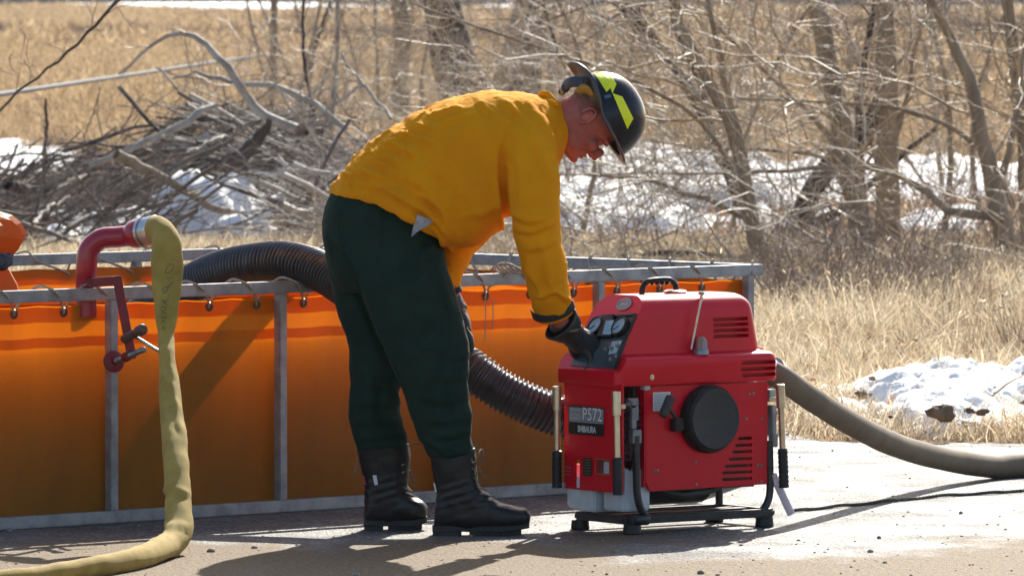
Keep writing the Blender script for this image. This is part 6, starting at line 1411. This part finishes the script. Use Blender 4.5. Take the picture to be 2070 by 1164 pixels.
# ---- helmet
M_helm = mat('black_helmet_shell', (0.012, 0.014, 0.020), (0.022, 0.024, 0.03), rough=0.22, scale=10, spec=0.28, coat=0.05, bump=0.0005, bscale=120)
hm = MB(); uc = 0.040; rings = []
fa, fb_, hwd, hh = 0.150, -0.132, 0.122, 0.148
for k in range(0, 13):
    a = k/12*math.pi/2*0.995; c_ = math.cos(a)**0.86; z = hh*math.sin(a)**0.95; ring = []
    for t in np.linspace(0, 2*math.pi, 49)[:-1]:
        ridge = 1 + 0.018*math.exp(-(math.sin(t)/0.16)**2)
        f_ = ((fa-fb_)/2*math.cos(t)*c_)*ridge + (fa+fb_)/2*(1-0.2*math.sin(a)); ring.append(HH(uc+z, f_, hwd*math.sin(t)*c_))
    rings.append(ring)
inner = []
hm.loft(rings, caps=False)
me = hm.mesh('helmet_shell'); so = bpy.data.objects.new('t', me); COL.objects.link(so); md = so.modifiers.new('s', 'SOLIDIFY'); md.thickness = 0.004; md.offset = 1 if False else -1; me = evaluated(so); bpy.data.objects.remove(so); helm = finish(me, 'helmet', M_helm, man)
try: me.set_sharp_from_angle(angle=R(40))
except Exception: pass
# brim, longer at the back, lifted a little at front and rear
br = MB(); rings = []
def brim_pt(t, w_):
    ext = 0.016 + 0.046*max(0, -math.cos(t))**1.5 + 0.008*max(0, math.cos(t))**2
    f0 = (fa-fb_)/2*math.cos(t) + (fa+fb_)/2; r0 = hwd*math.sin(t); f1 = f0 + math.cos(t)*ext*w_; r1 = r0 + math.sin(t)*ext*w_*0.75
    u = uc - 0.004*w_ + 0.075*w_*max(0, -math.cos(t))*abs(math.sin(t)) + 0.004*w_*max(0, math.cos(t))
    return u, f1, r1
for w_, du in ((-0.05, 0.008), (0.1, 0.002), (0.5, 0.0015), (0.97, 0.0015), (1.0, 0.0035), (1.03, 0.0), (0.97, -0.003), (0.5, -0.002), (0.1, -0.002), (-0.1, -0.003)):
    ring = []
    for t in np.linspace(0, 2*math.pi, 65)[:-1]: u, f_, r_ = brim_pt(t, w_); ring.append(HH(u+du, f_, r_))
    rings.append(ring)
br.loft(rings, caps=False); finish(br.mesh('helmet_brim'), 'brim', mat('dark_brown_brim', (0.035, 0.022, 0.018), (0.05, 0.035, 0.03), rough=0.32, scale=20, coat=0.3), man)
def on_shell(f, a, lift=0.0022):
    """point on the near side of the dome: f along the helmet, a = angle up from the rim"""
    c_ = math.cos(a)**0.86; z = hh*math.sin(a)**0.95; half = (fa-fb_)/2; f0 = (fa+fb_)/2*(1-0.2*math.sin(a)); ct = max(-0.999, min(0.999, (f-f0)/(half*c_))); t = math.acos(ct)
    return HH(uc+z, f0+half*ct*c_, hwd*math.sin(t)*c_) + Rh*lift + Uh*lift*math.sin(a)
dbv = BVHTree.FromPolygons([v.co + MO for v in helm.data.vertices], [tuple(p.vertices) for p in helm.data.polygons])
def decal(pts, name, m, parent, nx=16, ny=8, lift=0.0012):
    """quad given by four photo points (tl, tr, br, bl), laid on the helmet"""
    V = []; ok = True
    for j in range(ny+1):
        for i in range(nx+1):
            s, t = i/nx, j/ny; a = [pts[0][k]*(1-s)+pts[1][k]*s for k in (0, 1)]; b = [pts[3][k]*(1-s)+pts[2][k]*s for k in (0, 1)]; x, y = a[0]*(1-t)+b[0]*t, a[1]*(1-t)+b[1]*t
            d = ray(x, y).normalized(); h = dbv.ray_cast(Vector((0, 0, CAMZ)), d)
            if h[0] is None: h = dbv.find_nearest(Vector((0, 0, CAMZ)) + d*(YM/d.y))
            n_ = h[1] if h[1].y < 0 else -h[1]
            V.append(h[0] + n_*lift - MO)
    Fc = [(j*(nx+1)+i, j*(nx+1)+i+1, (j+1)*(nx+1)+i+1, (j+1)*(nx+1)+i) for j in range(ny) for i in range(nx)]
    b = MB(); b.add(V, Fc); return b.build(name, m, parent)
M_lime = mat('lime_reflective_tape', (0.95, 0.98, 0.015), (0.85, 0.92, 0.012), rough=0.4, scale=80)
decal([(1197, 141), (1221, 141), (1238, 174), (1226, 187)], 'reflective_tape', M_lime, helm); decal([(1219, 141), (1238, 157), (1246, 171), (1238, 190)], 'reflective_tape', M_lime, helm, lift=0.0014)
decal([(1238, 189), (1258, 196), (1280, 240), (1268, 261)], 'reflective_tape', M_lime, helm); 
decal([(1221, 194), (1234, 191), (1236, 197), (1223, 200)], 'small_badge', mat('dark_blue_badge', (0.05, 0.16, 0.22)), helm, 4, 3)
# headband: nape piece, ochre sweat cloth and rear ratchet
M_ochre = mat('ochre_liner', (0.50, 0.27, 0.03), (0.36, 0.19, 0.03), rough=0.8, scale=40)
m = MB(); V = []; n1 = 14
q_out = [(1160, 184), (1176, 170), (1192, 176), (1205, 196), (1217, 212), (1226, 232)]; q_in = [(1170, 190), (1180, 188), (1192, 192), (1203, 205), (1212, 218), (1222, 235)]
def hv(x, y, dd): return S(x, y, dd)
a_ = catmull([hv(x, y, -0.104) for x, y in q_out], 4); b_ = catmull([hv(x, y, -0.092) for x, y in q_in], 4)
for a, b in zip(a_, b_): V += [a-MO, b-MO]
Fc = [(2*i, 2*i+2, 2*i+3, 2*i+1) for i in range(len(a_)-1)]; m.add(V, Fc); me = m.mesh('liner'); so = bpy.data.objects.new('t', me); COL.objects.link(so); md = so.modifiers.new('s', 'SOLIDIFY'); md.thickness = 0.006; me = evaluated(so); bpy.data.objects.remove(so); link('sweat_cloth', me, M_ochre, man)
m = MB(); m.tube([p-MO for p in catmull([S(1136, 184, -0.01), S(1141, 173, -0.05), S(1156, 166, -0.085), S(1180, 166, -0.10)], 6)], 0.015, 10, squash=[(1.2, 0.4)]*19); m.tube([p-MO for p in catmull([S(1136, 186, -0.0), S(1140, 180, 0.04), S(1156, 168, 0.08)], 5)], 0.012, 10)
m.ball(S(1143, 178, -0.055)-MO, (0.014, 0.008, 0.016), 12, 8); m.build('nape_strap', mat('blue_black_strap', (0.02, 0.035, 0.06), (0.05, 0.05, 0.06), rough=0.5, scale=50), man)
# ---- gloves, five fingers each
def glove(wrist, palm, fingers, thumb, cuff, name='glove'):
    m = MB()
    limb_tube(m, wrist[0], wrist[1], 20); limb_tube(m, palm[0], palm[1], 20, squash=palm[2])
    for f in fingers: limb_tube(m, f[0], f[1], 14, 4)
    limb_tube(m, thumb[0], thumb[1], 14, 4)
    me = remeshed(m, 0.0032, 1); displace(me, lambda co, nr: 0.0018*nz(co, 34, 3)+0.0006*nz(co, 110, 2)); g = finish(me, name, M_glove)
    if cuff:
        c, ax_, r_, sd, dp_ = cuff; rings = []
        for s, r in ((-0.030, r_*1.18), (-0.027, r_*1.24), (0.0, r_*1.08), (0.02, r_*1.0), (0.024, r_*0.96)): rings.append([c + ax_*s + sd*(r*math.cos(t)*(1+0.05*math.sin(2*t+1))) + dp_*(r*0.72*math.sin(t)) for t in np.linspace(0, 2*math.pi, 33)[:-1]])
        b = MB(); b.loft(rings, caps=False); me = b.mesh('glove_cuff'); displace(me, lambda co, nr: 0.004*nz(co, 22, 2)); so = bpy.data.objects.new('t', me); COL.objects.link(so); md = so.modifiers.new('s', 'SOLIDIFY'); md.thickness = 0.003; me = evaluated(so); bpy.data.objects.remove(so); finish(me, 'glove_cuff', M_glove, man)
    return g
ax_ = (S(1172, 690, 0.06) - S(1130, 650, -0.02)).normalized(); sd_ = Vector((0.6, 0, 0.75)); sd_ = (sd_-ax_*sd_.dot(ax_)).normalized(); dp_ = ax_.cross(sd_)
gl = glove(([S(1128, 652, -0.03), S(1146, 668, 0.0), S(1160, 678, 0.03)], [0.034, 0.038, 0.043]),
      ([S(1158, 680, 0.03), S(1176, 690, 0.055), S(1196, 697, 0.075), S(1208, 702, 0.085)], [0.040, 0.045, 0.043, 0.030], [(1.0, 0.9), (0.95, 0.9), (0.85, 1.0), (0.7, 1.1)]),
      [([S(1200, 690, 0.115), S(1216, 697, 0.122), S(1226, 716, 0.12), S(1227, 735, 0.115), S(1223, 748, 0.11)], [0.013, 0.0145, 0.0138, 0.0128, 0.0105]),
       ([S(1196, 694, 0.088), S(1211, 702, 0.094), S(1219, 721, 0.09), S(1218, 740, 0.085), S(1213, 753, 0.085)], [0.014, 0.0148, 0.0142, 0.0130, 0.0108]),
       ([S(1190, 700, 0.060), S(1203, 710, 0.064), S(1208, 727, 0.062), S(1205, 743, 0.060), S(1199, 753, 0.062)], [0.014, 0.0145, 0.0138, 0.0126, 0.0105]),
       ([S(1180, 704, 0.036), S(1191, 716, 0.038), S(1194, 730, 0.038), S(1189, 743, 0.040), S(1183, 750, 0.043)], [0.013, 0.0132, 0.0125, 0.0115, 0.0095])],
      ([S(1158, 692, 0.06), S(1160, 708, 0.085), S(1170, 722, 0.105), S(1184, 735, 0.115)], [0.017, 0.0165, 0.0148, 0.011]),
      (S(1143, 662, -0.01), ax_, 0.050, sd_, dp_))
# worn yellow lettering marks on the back of the fingers
gbv = BVHTree.FromPolygons([v.co + MO for v in gl.data.vertices], [tuple(p.vertices) for p in gl.data.polygons]); m = MB()
for lx, (x0, y0, x1, y1) in enumerate(((1224, 704, 1220, 742), (1206, 718, 1203, 742))):
    for k in range(5 if lx == 0 else 3):
        x = x0+(x1-x0)*k/4; y = y0+(y1-y0)*k/4
        for st_ in ([(0, -3), (2.4, 0), (0, 3), (-2, 0)], [(-1, -1), (1, 1)]):
            q = []
            for dx, dy in st_ + [st_[0]]:
                d = ray(x+dx, y+dy).normalized(); h = gbv.ray_cast(Vector((0, 0, CAMZ)), d)
                if h[0] is not None: q.append(h[0]-d*0.0004-MO)
            if len(q) > 1: m.tube(q, 0.0011, 5)
m.build('glove_lettering', mat('faded_yellow_print', (0.42, 0.33, 0.05), rough=0.7), gl)
m = MB(); m.tube([p-MO for p in catmull([S(1150, 668, -0.052), S(1162, 668, -0.035), S(1172, 664, -0.01)], 5)], 0.005, 8, squash=[(1, 0.5)]*11); m.build('wrist_tab', mat('olive_tab', (0.2, 0.15, 0.08), rough=0.7), gl)
# far hand resting on the left knee
glove(([S(909, 596, 0.10), S(916, 612, 0.10), S(924, 630, 0.09)], [0.032, 0.034, 0.036]), ([S(922, 628, 0.09), S(934, 652, 0.075), S(940, 672, 0.06)], [0.036, 0.036, 0.028], [(0.8, 1), (0.8, 1), (0.8, 1)]),
      [([S(938, 665, 0.035+0.022*k), S(948, 680, 0.03+0.024*k), S(952, 698, 0.025+0.026*k), S(950, 712-3*k, 0.02+0.026*k)], [0.012, 0.0125, 0.0115, 0.009]) for k in range(4)],
      ([S(924, 640, 0.03), S(930, 656, 0.005), S(934, 672, -0.01)], [0.015, 0.014, 0.010]), None)
m = MB(); m.tube([S(905, 590, 0.10)-MO, S(910, 600, 0.10)-MO], 0.047, 20); m.build('cuff_strap', mat('black_strap_far', (0.012, 0.012, 0.015), rough=0.8), man)
# ---- paper tucked in the hip pocket
t = thing('folded_paper', 'small crumpled white paper sticking out of the hip pocket of the trousers', 'paper', tuple(S(850, 470, -0.20)))
V = []; bvt = BVHTree.FromPolygons([v.co + MO for v in [o for o in man.children if o.name == 'trousers'][0].data.vertices], [tuple(p.vertices) for p in [o for o in man.children if o.name == 'trousers'][0].data.polygons])
bvs = BVHTree.FromPolygons([v.co + MO for v in [o for o in man.children if o.name == 'shirt'][0].data.vertices], [tuple(p.vertices) for p in [o for o in man.children if o.name == 'shirt'][0].data.polygons])
rowz = [((843, 434), (872, 444)), ((841, 443), (875, 449)), ((838, 452), (867, 456)), ((835, 460), (854, 462)), ((833, 470), (842, 470)), ((831, 478), (834, 478))]
for j, (a, b) in enumerate(rowz):
    for i in range(7):
        s = i/6; x = a[0]*(1-s)+b[0]*s; y = a[1]*(1-s)+b[1]*s; d = ray(x, y).normalized(); hs = [q_[0] for q_ in (bvt.ray_cast(Vector((0, 0, CAMZ)), d), bvs.ray_cast(Vector((0, 0, CAMZ)), d)) if q_[0] is not None]; h = min(hs, key=lambda q_: q_.y) if hs else S(x, y, -0.18)
        V.append(S(x, y, -0.207 + 0.003*j - 0.006*abs(math.sin(i*1.3+j*0.9))) - t.location)
m = MB(); m.add(V, [(j*7+i, j*7+i+1, (j+1)*7+i+1, (j+1)*7+i) for j in range(5) for i in range(6)]); m.build('paper_sheet', mat('white_paper', (0.50, 0.54, 0.60), (0.36, 0.39, 0.44), rough=0.8, scale=30, transl=0.2), t, smooth=False)
# ================================================================ THIN BACKLIT AIR
mb = MB(); mb.box((0, 1380, 7), (1600, 1401, 8.2)); hz = mb.mesh('haze'); mh = bpy.data.materials.new('haze_air'); mh.use_nodes = True; nt = mh.node_tree
nt.nodes.remove(nt.nodes['Principled BSDF']); pv = nt.nodes.new('ShaderNodeVolumePrincipled'); pv.inputs['Density'].default_value = 0.00007; pv.inputs['Anisotropy'].default_value = 0.35; pv.inputs['Color'].default_value = (0.93, 0.96, 1.0, 1)
nt.links.new(pv.outputs[0], nt.nodes['Material Output'].inputs['Volume']); o = link('haze', hz, mh, smooth=False); props(o, kind='stuff')
